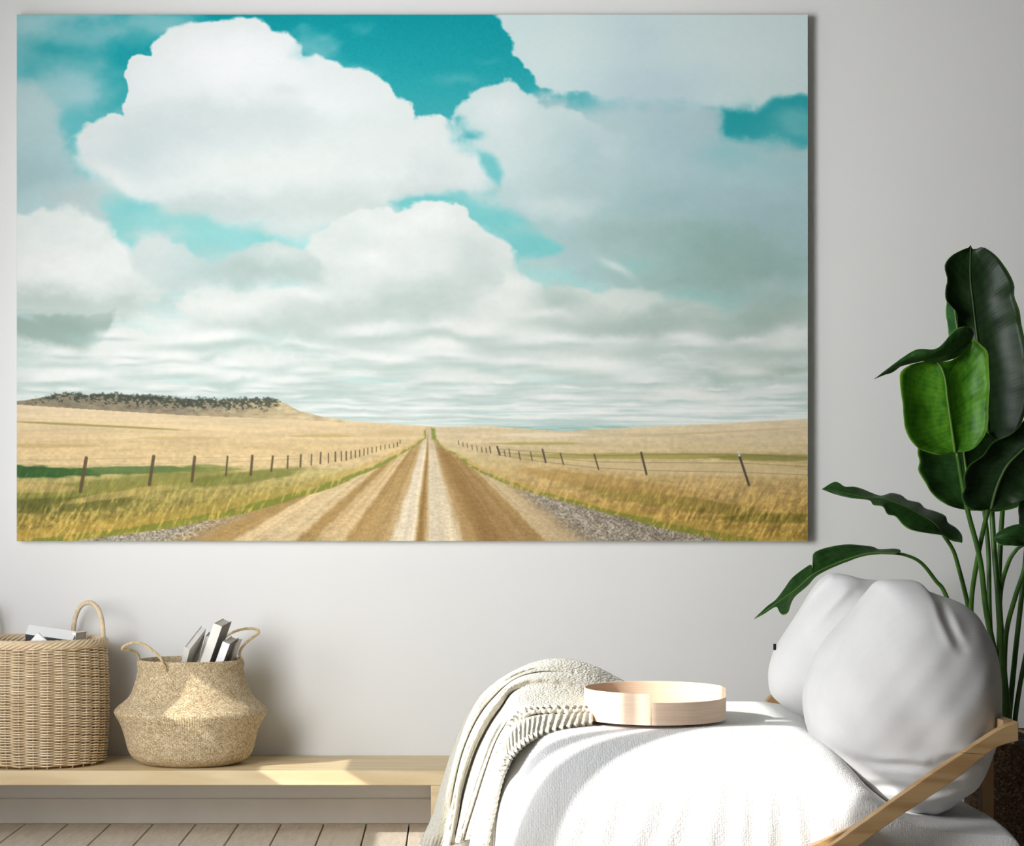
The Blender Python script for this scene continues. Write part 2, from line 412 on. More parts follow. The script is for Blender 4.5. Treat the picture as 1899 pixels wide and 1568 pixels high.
    dab(60, 50, 60, 22, (168, 211, 214), .8); dab(160, 60, 50, 25, (128, 195, 200), .7); dab(300, 45, 60, 18, (120, 194, 199), .8)
    dab(255, 75, 22, 18, (62, 172, 177), .8); dab(125, 235, 26, 40, (92, 188, 193), .9)
    cloud([(20, 150), (70, 165), (105, 200), (110, 260), (150, 320), (210, 370), (230, 400), (20, 470)], (176, 205, 207), 16, 16)
    dab(150, 165, 50, 30, (168, 208, 212), .85); dab(60, 200, 60, 50, (186, 212, 214), .8); dab(70, 330, 80, 34, (163, 193, 196), .9)
    dab(125, 245, 18, 35, (96, 189, 194), .7)

    # big grey veil that fills the right half
    veil = cloud([(880, 300), (900, 250), (1010, 175), (1060, 205), (1110, 210), (1345, 190), (1348, 260), (1420, 262), (1520, 250), (1520, 560),
                  (1250, 580), (1050, 500), (960, 480), (930, 380)], (176, 203, 206), 18, 16)
    top = cloud([(928, 26), (934, 60), (950, 90), (975, 120), (1000, 155), (1040, 174), (1090, 166), (1120, 190), (1345, 192), (1400, 208),
                 (1450, 190), (1520, 192), (1520, 0), (900, 0)], (208, 226, 226), 5, 14, 7, 1., (165, 190, 22))
    dab(1050, 110, 75, 70, (214, 230, 229), .9, top); dab(1210, 170, 120, 60, (190, 212, 219), .9); dab(1400, 90, 130, 70, (212, 228, 227), .9, top)
    dab(1250, 60, 90, 35, (206, 224, 224), .6, top); dab(1180, 70, 60, 60, (196, 216, 221), .7, top); dab(1440, 170, 70, 22, (204, 224, 223), .8, top)
    dab(1240, 300, 110, 90, (176, 203, 209), .9); dab(1120, 270, 60, 50, (196, 217, 219), .7)
    # teal hole on the right
    cloud([(1344, 196), (1375, 205), (1400, 212), (1440, 192), (1520, 184), (1520, 262), (1440, 250), (1400, 262), (1362, 258)], (44, 162, 168), 9, 12)
    dab(1375, 215, 24, 20, (38, 160, 166), .7); dab(1480, 235, 44, 18, (120, 192, 195), .75); dab(1370, 290, 60, 22, (146, 198, 201), .9); dab(1455, 300, 80, 26, (166, 205, 208), .9)
    dab(1400, 262, 60, 9, (152, 201, 204), .6); dab(1400, 330, 120, 24, (172, 205, 208), .8)
    # middle cumulus
    mid = cloud([(832, 222), (850, 196), (862, 192), (868, 170), (888, 158), (915, 150), (950, 152), (975, 168), (1005, 190), (1035, 208), (1065, 210),
                 (1150, 260), (1130, 380), (1000, 400), (960, 370), (905, 318), (880, 285), (850, 250), (838, 238)], (208, 224, 223), 5, 11, 7, 1., (230, 340, 40))
    dab(930, 205, 60, 45, (226, 235, 233), .95, mid); dab(1000, 270, 70, 50, (203, 220, 219), .7, mid); dab(1100, 300, 90, 70, (182, 207, 210), .95)
    dab(1060, 345, 120, 34, (184, 206, 205), .8); dab(1120, 290, 18, 16, (196, 216, 216), .6)
    # right greys
    dab(1230, 380, 130, 40, (164, 194, 196), .9); dab(1420, 400, 120, 50, (164, 194, 198), .8); dab(1330, 470, 150, 46, (146, 178, 170), .95)
    dab(1420, 500, 110, 30, (150, 180, 172), .9); dab(1120, 430, 90, 34, (172, 198, 194), .85); dab(1290, 440, 90, 20, (150, 182, 176), .7)
    dab(1050, 385, 60, 20, (205, 219, 217), .7); dab(1180, 500, 110, 36, (172, 202, 196), .8)

    # the great cumulus left of the middle
    big = cloud([(232, 214), (229, 195), (238, 170), (231, 140), (236, 114), (255, 106), (282, 104), (284, 84), (296, 70), (330, 56), (370, 45),
                 (410, 34), (450, 30), (482, 37), (503, 58), (530, 72), (552, 84), (560, 106), (580, 108), (600, 103), (625, 112), (640, 124),
                 (672, 126), (694, 142), (716, 160), (735, 178), (755, 192), (764, 222), (790, 220), (812, 222), (832, 240), (846, 258), (872, 272), (898, 300),
                 (915, 332), (890, 352), (850, 362), (790, 366), (740, 384), (700, 396), (560, 440), (420, 420), (300, 400), (236, 380), (190, 340),
                 (150, 300), (132, 262), (160, 230), (200, 212)], (226, 233, 231), 3.4, 9, 6, 1., (215, 330, 34))
    dab(430, 110, 165, 72, (246, 248, 248), 1, big, 18); dab(290, 160, 55, 50, (236, 241, 241), .9, big, 14); dab(600, 200, 60, 38, (243, 246, 245), .95, big, 18)
    dab(660, 170, 60, 40, (233, 239, 238), .8, big); dab(700, 240, 60, 45, (226, 233, 231), .8, big)
    dab(450, 212, 130, 26, (214, 224, 223), .95, big, 30); dab(350, 245, 140, 38, (210, 221, 220), .9, big); dab(540, 235, 90, 30, (214, 224, 222), .8, big)
    dab(520, 168, 26, 12, (222, 229, 228), .8, big); dab(250, 290, 100, 45, (200, 215, 215), .8, big); dab(520, 310, 180, 40, (229, 233, 229), .95, big)
    dab(700, 290, 110, 40, (226, 231, 228), .8, big); dab(400, 385, 200, 28, (198, 210, 207), .95); dab(640, 385, 120, 26, (204, 214, 210), .9)
    dab(820, 320, 60, 34, (214, 223, 221), .8, big); dab(790, 355, 80, 16, (204, 214, 211), .8); dab(200, 320, 40, 14, (226, 232, 229), .95, None, 16, .5)
    dab(235, 345, 30, 12, (230, 235, 232), .8, None, 16, .6); dab(150, 375, 70, 26, (186, 203, 202), .9)

    # teal gaps below them
    cloud([(728, 374), (760, 366), (800, 364), (860, 362), (905, 378), (955, 398), (1010, 440), (1038, 462), (1000, 486), (962, 486), (940, 440), (900, 408),
           (850, 388), (800, 378), (750, 388)], (126, 201, 201), 8, 12, 4)
    dab(800, 370, 40, 9, (110, 194, 197), .7); dab(1000, 420, 50, 14, (176, 204, 203), .85); dab(930, 366, 60, 12, (190, 213, 212), .8); cloud([(880, 280), (905, 290), (930, 318), (925, 345), (905, 330), (890, 305)], (120, 198, 201), 8, 9, 3)
    dab(858, 250, 16, 10, (80, 180, 186), .9); dab(838, 232, 12, 10, (90, 184, 189), .8)
    cloud([(195, 378), (235, 366), (280, 382), (330, 396), (385, 405), (440, 425), (480, 415), (520, 440), (565, 458), (540, 474), (470, 462), (420, 472),
           (300, 455), (240, 462), (210, 440)], (143, 207, 205), 14, 14, 4)
    dab(400, 398, 90, 16, (196, 210, 207), .8); dab(300, 440, 60, 16, (196, 214, 211), .7); dab(520, 425, 70, 14, (204, 214, 210), .8)
    dab(250, 380, 40, 14, (132, 203, 203), .8); dab(500, 440, 40, 10, (136, 205, 204), .8); dab(420, 450, 50, 16, (150, 208, 206), .7)

    # second row of clouds
    def bank(poly, c, e=8, a=12):
        y0 = min(p[1] for p in poly); y1 = max(p[1] for p in poly)
        return cloud(poly, c, e * .8, a, 6, 1., (y0 + .35 * (y1 - y0), y1, 24))
    m = bank([(590, 430), (640, 400), (700, 386), (745, 392), (770, 378), (810, 376), (850, 384), (880, 408), (915, 432), (945, 452), (958, 478), (940, 520),
              (900, 570), (600, 590), (560, 520)], (224, 229, 225), 6)
    dab(780, 410, 90, 26, (234, 237, 234), .95, m); dab(880, 470, 50, 40, (204, 215, 211), .9, m); dab(720, 480, 100, 26, (222, 227, 223), .7, m)
    dab(690, 470, 30, 24, (236, 238, 234), .8); dab(640, 440, 60, 22, (214, 222, 218), .8, m); dab(800, 535, 120, 26, (200, 211, 206), .95, m)
    dab(900, 520, 50, 30, (196, 208, 204), .8)
    m = bank([(20, 410), (80, 392), (140, 392), (190, 408), (215, 440), (240, 470), (290, 500), (310, 540), (200, 590), (20, 580)], (226, 231, 227), 12)
    dab(110, 430, 80, 26, (220, 228, 225), .8, m); dab(100, 490, 110, 36, (231, 234, 229), .9, m); dab(250, 520, 60, 20, (218, 225, 220), .8)
    m = bank([(240, 470), (265, 445), (300, 440), (345, 458), (380, 490), (400, 540), (300, 540), (250, 500)], (208, 218, 215), 10)
    m = bank([(380, 500), (430, 478), (470, 460), (520, 452), (560, 462), (590, 480), (600, 520), (500, 530), (400, 528)], (200, 212, 208), 10)
    dab(480, 505, 100, 18, (178, 197, 192), .9); dab(540, 470, 40, 14, (214, 221, 217), .8); dab(360, 505, 60, 30, (184, 205, 202), .8); dab(400, 470, 60, 14, (176, 206, 203), .5)
    # mixed belt of clouds, flatter and flatter towards the horizon
    t = np.clip((Yg - 470) / 300, 0, 1)
    n1 = fbm(200, 60, 6, 111, .55); n2 = fbm(110, 24, 6, 141, .55, x=Xg + wx * 16, y=Yg + wy * 5); n3 = fbm(90, 9, 5, 171, .55, x=Xg + wx * 16, y=Yg + wy * 1.5)
    nb = n1 * np.clip(1 - 2 * t, 0, 1) + n2 * np.clip(1 - np.abs(2 * t - .9), 0, 1) + n3 * np.clip(2 * t - 1.1, 0, 1)
    light = np.array((230, 232, 227), np.float32) / 255; dark = np.array((186, 202, 196), np.float32) / 255
    def emb(a, d): return np.concatenate([a[d:], np.repeat(a[-1:], d, 0)], 0) - a
    em = emb(n1, 14) * np.clip(1 - 2 * t, 0, 1) + emb(n2, 7) * np.clip(1 - np.abs(2 * t - .9), 0, 1) * .9 + emb(n3, 3) * np.clip(2 * t - 1.1, 0, 1) * .7
    k = sst(-.65, .65, nb * .9)[..., None]
    belt = dark * (1 - k) + light * k
    low = sst(500, 590, Yg + wy * 40 - (Xg > 930) * 10)
    blend(low * .93, belt)
    # pale blue-green gaps in the belt
    g = sst(.3, .75, fbm(170, 22, 5, 201, .55)) * sst(540, 600, Yg) * sst(790, 700, Yg)
    blend(g * .4, (188, 222, 217))
    m = bank([(320, 560), (360, 540), (420, 530), (500, 540), (560, 535), (640, 560), (700, 580), (640, 620), (400, 610)], (224, 228, 223), 14)
    dab(560, 600, 160, 16, (198, 210, 204), .8); dab(420, 600, 90, 14, (208, 217, 212), .6)
    m = bank([(800, 590), (830, 570), (880, 568), (920, 540), (935, 505), (955, 498), (975, 520), (1010, 545), (1060, 540), (1120, 545), (1180, 530), (1236, 548),
              (1240, 566), (1150, 590), (1040, 610), (900, 620), (810, 615)], (222, 227, 221), 9, 14)
    dab(960, 530, 40, 22, (230, 233, 229), .9, m); dab(860, 592, 50, 18, (226, 228, 223), .8); dab(1190, 548, 50, 12, (227, 230, 225), .85)
    dab(1040, 560, 60, 24, (176, 196, 188), .9); dab(1180, 600, 80, 24, (184, 200, 190), .85); dab(1080, 590, 60, 14, (190, 204, 196), .7)
    dab(1310, 553, 70, 16, (150, 203, 197), .9); dab(1170, 492, 50, 10, (150, 205, 203), .6); dab(1145, 495, 30, 7, (222, 229, 226), .9, None, 10, .5)
    dab(1380, 570, 24, 10, (206, 219, 213), .8); dab(1420, 590, 90, 26, (172, 194, 184), .85); dab(1450, 560, 60, 16, (168, 193, 186), .8)
    dab(1470, 610, 50, 14, (214, 222, 215), .9); dab(1340, 640, 120, 18, (178, 196, 184), .85); dab(1250, 620, 60, 12, (214, 220, 213), .7)
    dab(1080, 655, 110, 14, (224, 227, 220), .8); dab(1450, 660, 80, 14, (208, 217, 208), .8); dab(1430, 690, 110, 10, (170, 188, 172), .85); dab(1330, 700, 60, 12, (174, 194, 184), .8)
    dab(1000, 640, 120, 16, (206, 213, 206), .7); dab(830, 622, 80, 10, (172, 197, 188), .8); dab(860, 700, 100, 12, (226, 229, 222), .8)
    dab(1300, 730, 130, 14, (236, 236, 229), .85); dab(1150, 700, 90, 10, (190, 206, 198), .7)
    m = bank([(20, 600), (60, 590), (140, 580), (205, 575), (198, 604), (176, 628), (150, 648), (118, 644), (80, 632), (31, 622)], (158, 178, 169), 9, 9)
    dab(120, 555, 150, 22, (186, 199, 192), .9); dab(130, 605, 60, 22, (152, 174, 165), .8); dab(55, 596, 20, 8, (184, 210, 205), .7)
    dab(330, 628, 150, 14, (172, 220, 215), .75); dab(260, 600, 60, 9, (182, 220, 215), .6)
    m = bank([(160, 660), (180, 630), (205, 608), (260, 606), (300, 622), (350, 640), (420, 650), (480, 646), (540, 660), (600, 680), (560, 690), (380, 680), (220, 676)],
             (226, 229, 224), 8, 9)
    dab(380, 660, 34, 8, (186, 204, 196), .9); dab(560, 678, 60, 7, (184, 203, 195), .8); dab(140, 690, 100, 18, (234, 236, 231), .9); dab(440, 707, 50, 12, (172, 196, 187), .95)
    dab(352, 690, 28, 10, (180, 202, 194), .9); dab(110, 718, 110, 7, (196, 212, 206), .7); dab(450, 690, 40, 8, (234, 236, 231), .9)
    for q in ((640, 575, 150, 26, (188, 201, 195), .8), (470, 612, 150, 20, (184, 198, 191), .75), (800, 560, 110, 26, (190, 202, 197), .8), (880, 625, 160, 20, (182, 197, 189), .75),
              (690, 622, 110, 14, (188, 202, 195), .7), (1060, 600, 110, 26, (178, 194, 186), .75), (1230, 610, 130, 30, (170, 188, 179), .8), (1400, 590, 110, 34, (162, 183, 174), .8),
              (1320, 520, 160, 34, (152, 180, 171), .7), (1180, 440, 100, 26, (160, 189, 184), .6), (1430, 655, 90, 16, (176, 193, 182), .7), (1180, 655, 110, 14, (186, 200, 192), .7),
              (230, 560, 80, 20, (190, 202, 196), .6), (480, 505, 100, 22, (180, 198, 192), .7), (1000, 500, 50, 16, (186, 205, 201), .7)): dab(*q)
    for q in ((560, 545, 60, 14), (420, 560, 70, 14), (720, 600, 60, 9), (930, 560, 40, 26), (1010, 585, 70, 10), (1130, 630, 80, 9), (1290, 640, 60, 9), (1480, 615, 40, 12), (1390, 625, 50, 8),
              (840, 600, 60, 10), (560, 635, 80, 8), (300, 600, 60, 10), (240, 640, 70, 14), (660, 655, 90, 8)): dab(*q, (231, 233, 228), .75, None, 18)
    rr_ = np.random.RandomState(3)
    for (y0, y1, n_, sx, sy) in ((610, 650, 16, 80, 12), (650, 700, 26, 64, 9), (700, 745, 34, 56, 5.5), (745, 782, 34, 60, 3)):
        for _ in range(n_):
            x_ = rr_.uniform(20, 1500); y_ = rr_.uniform(y0, y1); q = rr_.uniform(.6, 1.5)
            if 480 > x_ > 40 and y_ > 725: continue
            dab(x_, y_, sx * q * .6, sy * q * 1.1, (236, 237, 232), .75, None, 8)
            dab(x_ + 5, y_ + sy * q * 1.15, sx * q * .75, sy * q * .5, (178, 197, 189), .6, None, 6)
    st2 = sst(.0, .5, fbm(260, 7, 4, 231, .6)) * sst(730, 765, Yg)
    blend(st2 * .8, (238, 239, 233)); blend(sst(.15, .6, fbm(300, 6, 4, 251, .6)) * sst(735, 770, Yg) * .5, (182, 208, 201))
    C += (fbm(34, 24, 5, 271, .6) * .012 * sst(27, 500, Yg) + fbm(8, 6, 3, 281) * .004)[..., None]
    # little daytime moon and two wisps
    dab(1018, 183, 5, 4, (176, 214, 217), .8, None, 3); dab(845, 146, 34, 9, (88, 180, 186), .7, None, 26); dab(900, 112, 24, 5, (60, 170, 177), .7, None, 20)
    dab(565, 85, 26, 20, (92, 184, 190), .55)

    # ------------------------------------------------ land
    hx = [20, 200, 350, 560, 700, 795, 830, 900, 1040, 1200, 1330, 1520]
    hy = [745, 757, 766, 774, 784, 790, 791, 789, 799, 791, 785, 775]
    hor = np.interp(Xg, hx, hy)
    gnd = sst(-.8, .8, Yg - hor)
    # far blue ridge right of the road
    rid = sst(0, 2, Yg - (788 + fbm(120, 50, 3, 301) * 1.2)) * sst(860, 930, Xg) * sst(1340, 1200, Xg) * sst(800, 797, Yg)
    blend(rid * .9, (150, 190, 184)); blend(rid * sst(.0, .5, fbm(60, 3, 3, 311)) * .7, (222, 226, 214))
    # mesa with dark trees
    mx = [20, 60, 95, 130, 165, 200, 260, 330, 400, 470, 510, 530, 555, 590, 640]
    my = [745, 741, 732, 729, 733, 731, 734, 739, 741, 740, 740, 748, 761, 771, 779]
    mesa_top = np.interp(Xg, mx, my) + fbm(22, 20, 3, 321) * 1.2
    mm = sst(-.7, .7, Yg - mesa_top) * (Xg < 640) * (1 - gnd) + sst(-.7, .7, Yg - mesa_top) * sst(12, 4, Yg - hor) * gnd * (Xg < 640)
    mm = np.clip(mm, 0, 1)
    rock = np.stack([np.interp(Xg, [30, 300, 520, 640], v) / 255 for v in ((140, 146, 196, 222), (132, 134, 178, 200), (110, 112, 140, 160))], -1).astype(np.float32)
    rock = rock * (1 + fbm(14, 6, 4, 331)[..., None] * .12)
    blend(mm, rock)
    tr = sst(.0, .6, fbm(5, 3.4, 3, 341, .7) + np.interp(Yg - mesa_top, [-4, 0, 8, 22], [.2, .75, .45, -.5]) + np.interp(Xg, [60, 100, 470, 515, 530], [-1, .1, .15, -.1, -2])
             + np.interp(np.abs(Xg - 140), [0, 45, 70], [-.3, -.25, 0]))
    blend(tr * sst(-5, -2, Yg - mesa_top + fbm(5, 9, 2, 351) * 3) * sst(28, 18, Yg - mesa_top) * .8, (60, 70, 62))
    # dry fields
    dn = fbm(120, 7, 5, 361, .6); fn = fbm(7, 5, 4, 371, .6)
    Lc = [(745, (228, 206, 170)), (790, (224, 200, 158)), (830, (216, 190, 142)), (860, (220, 194, 146)), (880, (196, 180, 120)), (905, (172, 156, 92)), (940, (150, 138, 74)),
          (970, (176, 152, 78)), (1003, (186, 156, 80))]
    Rc = [(775, (222, 204, 170)), (810, (218, 198, 160)), (850, (206, 184, 136)), (880, (204, 176, 122)), (910, (196, 164, 104)), (950, (186, 152, 84)), (1003, (172, 142, 66))]
    F = np.zeros_like(C)
    for k in range(3):
        a = np.interp(Yg, [s[0] for s in Lc], [s[1][k] / 255 for s in Lc]); b = np.interp(Yg, [s[0] for s in Rc], [s[1][k] / 255 for s in Rc])
        F[..., k] = np.where(Xg < 795, a, b)
    dep = np.clip((Yg - 785) / 215, 0, 1)
    F *= (1 + dn * .055 + fn * (.03 + .12 * dep))[..., None]
    blend(gnd * (1 - mm * (Yg < hor + 4)), F)
    def gd(x, y, rx, ry, c, a=1., rot=0, w=12, tx=.6):
        X = Xg - x; Y = Yg - y
        if rot: cr, sr = math.cos(rot), math.sin(rot); X, Y = X * cr + Y * sr, -X * sr + Y * cr
        k = sst(.25, .6, np.exp(-((X / rx) ** 2 + (Y / ry) ** 2)) + (fbm(26, 5, 4, 381, .6) * .22) * tx) * a
        blend(k * gnd, c)
    gd(180, 789, 190, 2.2, (150, 138, 78), .75, .05); gd(330, 812, 90, 3, (196, 168, 112), .5); gd(600, 808, 60, 3, (190, 160, 100), .5); gd(90, 826, 110, 4, (192, 164, 108), .5)
    gd(735, 800, 40, 4, (206, 180, 130), .6); gd(1010, 806, 90, 4, (232, 216, 186), .8); gd(1350, 800, 200, 2, (196, 172, 126), .5, -.05)
    gd(40, 874, 150, 12, (54, 90, 48), .95, .02, 12, .7); gd(220, 872, 170, 8, (70, 104, 54), .75, -.02); gd(380, 868, 60, 7, (112, 128, 66), .6)
    gd(200, 905, 260, 20, (132, 132, 66), .75, -.12); gd(120, 935, 150, 16, (104, 104, 52), .7, -.05); gd(450, 885, 130, 12, (120, 124, 62), .75, -.12)
    gd(60, 905, 90, 9, (200, 172, 112), .6); gd(230, 915, 120, 7, (196, 170, 106), .6, -.15)
    gd(1180, 845, 230, 6, (160, 150, 76), .7); gd(1430, 848, 120, 7, (132, 128, 62), .7); gd(1000, 822, 90, 3, (160, 150, 80), .6)
    gd(1300, 870, 260, 12, (216, 194, 150), .6, .03); gd(1250, 930, 200, 15, (128, 116, 48), .5, .15); gd(1440, 960, 120, 10, (120, 112, 44), .6); gd(1130, 895, 170, 14, (176, 142, 80), .6, .14)
    # long grass strokes
    gs = fbm(5, 16, 4, 391, .65, x=Xg + (Yg - 900) * .45)
    gm = gnd * np.clip((Yg - 860) / 90, 0, 1)
    C *= (1 + gs * .26 * gm)[..., None]
    blend(sst(.35, .75, gs) * gm * .5, (222, 186, 112))
    # the gravel road
    ly = [790, 800, 812, 822, 840, 865, 905, 950, 980, 1003]
    lx = [790, 789, 789, 777, 747, 706, 612, 460, 310, 130]; rx_ = [802, 803, 805, 812, 838, 872, 955, 1120, 1235, 1350]
    Lr = np.interp(Yg, ly, lx); Rr = np.interp(Yg, ly, rx_)
    wv = fbm(30, 6, 3, 401) * (1 + 12 * dep) + gs * 7 * dep
    gv = fbm(4, 2.6, 3, 411, .7)
    # green verge, then golden verge
    for (wd, c, a) in ((.52, (190, 160, 78), .45), (.24, (104, 126, 48), .58)):
        half = (Rr - Lr) * .5
        ml = sst(0, 3 + 10 * dep, Xg - (Lr - (4 + half * wd * (.75 if wd < .3 else 1)) + wv * 1.1)); mr = sst(0, 3 + 10 * dep, (Rr + 3 + half * wd * .5 + wv) - Xg)
        blend(ml * mr * gnd * sst(792, 800, Yg) * a * (1 - .7 * sst(-.1, .5, gs + fbm(40, 8, 3, 461) * .5)), c)
    blend(sst(.2, .7, gs) * sst(Lr * 0, 40, Rr + 70 * dep - Xg) * sst(Lr * 0, 60, Xg - Lr + 130 * dep) * gm * .6, (214, 176, 84))
    road = sst(-1, 2 + 3 * dep, Xg - Lr - wv * .5) * sst(-1, 2 + 3 * dep, Rr - Xg + wv * .5) * sst(790, 793, Yg)
    u = (Xg - 795) / np.maximum(Yg - 784, 4)
    R = np.zeros_like(C)
    br, lt, wh, dk, gy = (178, 146, 94), (216, 190, 144), (232, 216, 186), (158, 124, 76), (160, 149, 130)
    us = [-3.2, -2.35, -2.15, -1.98, -1.9, -1.72, -1.64, -1.3, -1.16, -1.1, -1.0, -.95, -.74, -.68, -.4, -.34, -.29, -.13, -.1, -.07, -.03, .02, .24, .32, .5, .8, .97, 1.02, 1.2, 1.27, 1.45, 1.7, 2.6]
    cs = [gy, gy, (168, 150, 118), (176, 148, 104), br, br, lt, (220, 196, 152), lt, br, br, (210, 182, 134), (214, 186, 140), br, (186, 156, 106), (196, 168, 120), wh, wh, (190, 158, 106), dk, (190, 158, 106), wh,
          (226, 208, 174), (184, 152, 104), dk, (168, 136, 90), br, (212, 188, 146), (204, 180, 138), (178, 156, 122), gy, (152, 141, 124), (150, 138, 118)]
    uw = u + fbm(10, 60, 3, 421) * .018
    for k in range(3): R[..., k] = np.interp(uw, us, [c[k] / 255 for c in cs])
    far = np.array((200, 180, 142), np.float32) / 255
    fk = (sst(850, 800, Yg) * .7)[..., None]; R = R * (1 - fk) + far * fk
    gravel = np.clip(sst(-1.9, -2.25, u) + sst(1.2, 1.5, u), 0, 1)
    gv = gv * .5 + fbm(2.2, 1.8, 2, 471) * .6
    R *= (1 + gv * (.06 + .26 * gravel) * (.3 + dep) + fbm(10, 3, 4, 431, .6) * .05 - .05 * dep * sst(.2, .8, fbm(60, 20, 4, 441)))[..., None]
    R *= (1 + .075 * fbm(1, 1, 3, 481, .6, x=uw * 16, y=Yg / 260) * sst(0, .3, dep))[..., None]
    blend(road, R)
    blend(road * gravel * sst(.45, .8, fbm(6, 4, 3, 451, .6)) * dep * .6, (232, 226, 212))
    blend(sst(5, 2, np.abs(Xg - 803 - 1)) * sst(792, 795, Yg) * sst(818, 812, Yg) * .7, (120, 140, 60))
    # fences
    def seg(x0, y0, x1, y1, w, c, a=1.):
        ix0 = int(max(0, min(x0, x1) - AX0 - 4)); ix1 = int(min(AW, max(x0, x1) - AX0 + 5)); iy0 = int(max(0, min(y0, y1) - AY0 - 4)); iy1 = int(min(AH, max(y0, y1) - AY0 + 5))
        if ix1 <= ix0 or iy1 <= iy0: return
        X = Xg[iy0:iy1, ix0:ix1]; Y = Yg[iy0:iy1, ix0:ix1]; ex, ey = x1 - x0, y1 - y0
        t = np.clip(((X - x0) * ex + (Y - y0) * ey) / (ex * ex + ey * ey), 0, 1)
        d = np.sqrt((X - x0 - ex * t) ** 2 + (Y - y0 - ey * t) ** 2)
        k = (np.clip(w - d + .5, 0, 1) * a)[..., None]
        C[iy0:iy1, ix0:ix1] = C[iy0:iy1, ix0:ix1] * (1 - k) + np.array(c, np.float32) / 255 * k
    pl = [(160, 849, 149, 911, 3.2), (285, 846, 277, 898, 3), (361, 847, 356, 892, 2.8), (422, 846, 419, 881, 1.6), (468, 845, 465, 880, 2.3), (506, 846, 503, 873, 1.8),
          (534, 845, 533, 868, 1.4), (558, 843, 557, 865, 1.6), (578, 842, 577, 862, 1.1), (595, 839, 594, 859, 1.4), (609, 840, 609, 858, 1.), (622, 838, 622, 855, 1.3), (633, 837, 633, 854, 1.),
          (642, 837, 642, 853, 1.1), (651, 836, 651, 850, 1.), (659, 835, 659, 848, .9), (667, 834, 667, 846, .9), (675, 832, 675, 844, .9), (682, 831, 682, 842, .8), (690, 829, 690, 839, .8),
          (698, 828, 698, 837, .7), (706, 826, 706, 834, .7), (714, 825, 714, 832, .7), (722, 824, 722, 830, .7), (730, 823, 730, 829, .7), (737, 820, 737, 827, 1.), (742, 816, 742, 822, .7)]
    for a in pl: seg(*a, (96, 82, 62), .95)
    pr = [(1369, 838, 1389, 899, 2.1), (1189, 839, 1199, 879, 1.8), (1102, 842, 1110, 870, 1.2), (1039, 840, 1045, 861, 1.), (1006, 833, 1012, 857, 1.5), (984, 838, 987, 853, .8), (962, 837, 965, 852, .8),
          (944, 832, 946, 847, .8), (922, 828, 927, 843, 1.6), (935, 835, 937, 845, .7), (908, 828, 910, 840, .9), (901, 830, 902, 839, .7), (893, 829, 894, 838, .7), (884, 827, 885, 836, .6),
          (875, 825, 876, 833, .6), (866, 822, 867, 830, .6), (858, 820, 859, 827, .6), (850, 817, 851, 824, .6)]
    for a in pr: seg(*a, (78, 70, 62), .95)
    seg(1369, 838, 1371, 844, 2.2, (226, 222, 214), .9)
    for off in (0, 9, 18):
        pts = [(1498, 849 + off * 1.75), (1369, 841 + off * 1.9), (1189, 843 + off * 1.6), (1102, 845 + off * 1.2), (1006, 838 + off), (922, 832 + off * .6)]
        for i in range(len(pts) - 1): seg(*pts[i], *pts[i + 1], .45, (104, 92, 74), .6)
    for off in (0, 8):
        pts = [(31, 853 + off), (160, 851 + off * 1.6), (285, 848 + off * 1.4), (361, 849 + off * 1.2), (468, 847 + off), (558, 845 + off * .6)]
        for i in range(len(pts) - 1): seg(*pts[i], *pts[i + 1], .35, (140, 120, 88), .5)
    return np.clip(C, 0, 1)

ART = art_pixels()
# ---------------------------------------------------------------- room
XL, XR, YF, ZC = -2.6, 3.3, -9.5, 3.3
tag(box('wall_back', XL - .15, XR + .15, 0, .15, -.1, ZC, M['wall']), kind='structure')
tag(box('wall_right', XR, XR + .15, YF, 0, -.1, ZC, M['wallgrey']), kind='structure')  # unseen wall, added so the light falls off to the right
tag(box('ceiling', XL - .15, XR + .15, YF, .15, ZC, ZC + .12, M['wallside']), kind='structure')  # unseen; added to block sun coming in over the left wall
# left wall with a window and an added sun slot: pieces around them are one mesh
def wall_with_holes(name, x0, x1, ya, yb, za, zb, holes, mat):
    ysx = sorted({ya, yb, *[h[0] for h in holes], *[h[1] for h in holes]}); zs = sorted({za, zb, *[h[2] for h in holes], *[h[3] for h in holes]})
    parts = []
    for i in range(len(ysx) - 1):
        for j in range(len(zs) - 1):
            cy = (ysx[i] + ysx[i + 1]) / 2; cz = (zs[j] + zs[j + 1]) / 2
            if any(h[0] < cy < h[1] and h[2] < cz < h[3] for h in holes): continue
            vs = [(x, y, z) for x in (x0, x1) for y in (ysx[i], ysx[i + 1]) for z in (zs[j], zs[j + 1])]
            parts.append((np.array(vs), [(0, 1, 3, 2), (4, 6, 7, 5), (0, 4, 5, 1), (2, 3, 7, 6), (0, 2, 6, 4), (1, 5, 7, 3)]))
    v, f = join(parts); return mesh(name, v, f, mat)
W1 = (-4.47, -2.9, .9, 2.83); W2 = (-2.4, -1.5, 1.42, 1.7)  # second opening is an unseen slot, added to let sun onto basket and bench
tag(wall_with_holes('wall_left', XL - .12, XL, YF, 0, -.1, ZC, [W1, W2], M['wallside']), kind='structure')
def window(name, y0, y1, z0, z1, bars):
    e = bpy.data.objects.new(name, None); COL.objects.link(e); e.location = (XL - .06, (y0 + y1) / 2, z0); tag(e, kind='structure')
    x0, x1 = XL - .08, XL - .04; t_ = .035
    for a in ((y0, y1, z0, z0 + t_), (y0, y1, z1 - t_, z1), (y0, y0 + t_, z0 + t_, z1 - t_), (y1 - t_, y1, z0 + t_, z1 - t_)):
        box('window_frame', x0, x1, *a, M['white'], e)
    for b in bars: box('mullion', x0, x1, b[0], b[1], z0 + t_, z1 - t_, M['white'], e)
window('window_1', *W1, [(-3.87, -3.80), (-3.735, -3.712)])
window('sun_slot', *W2, [])

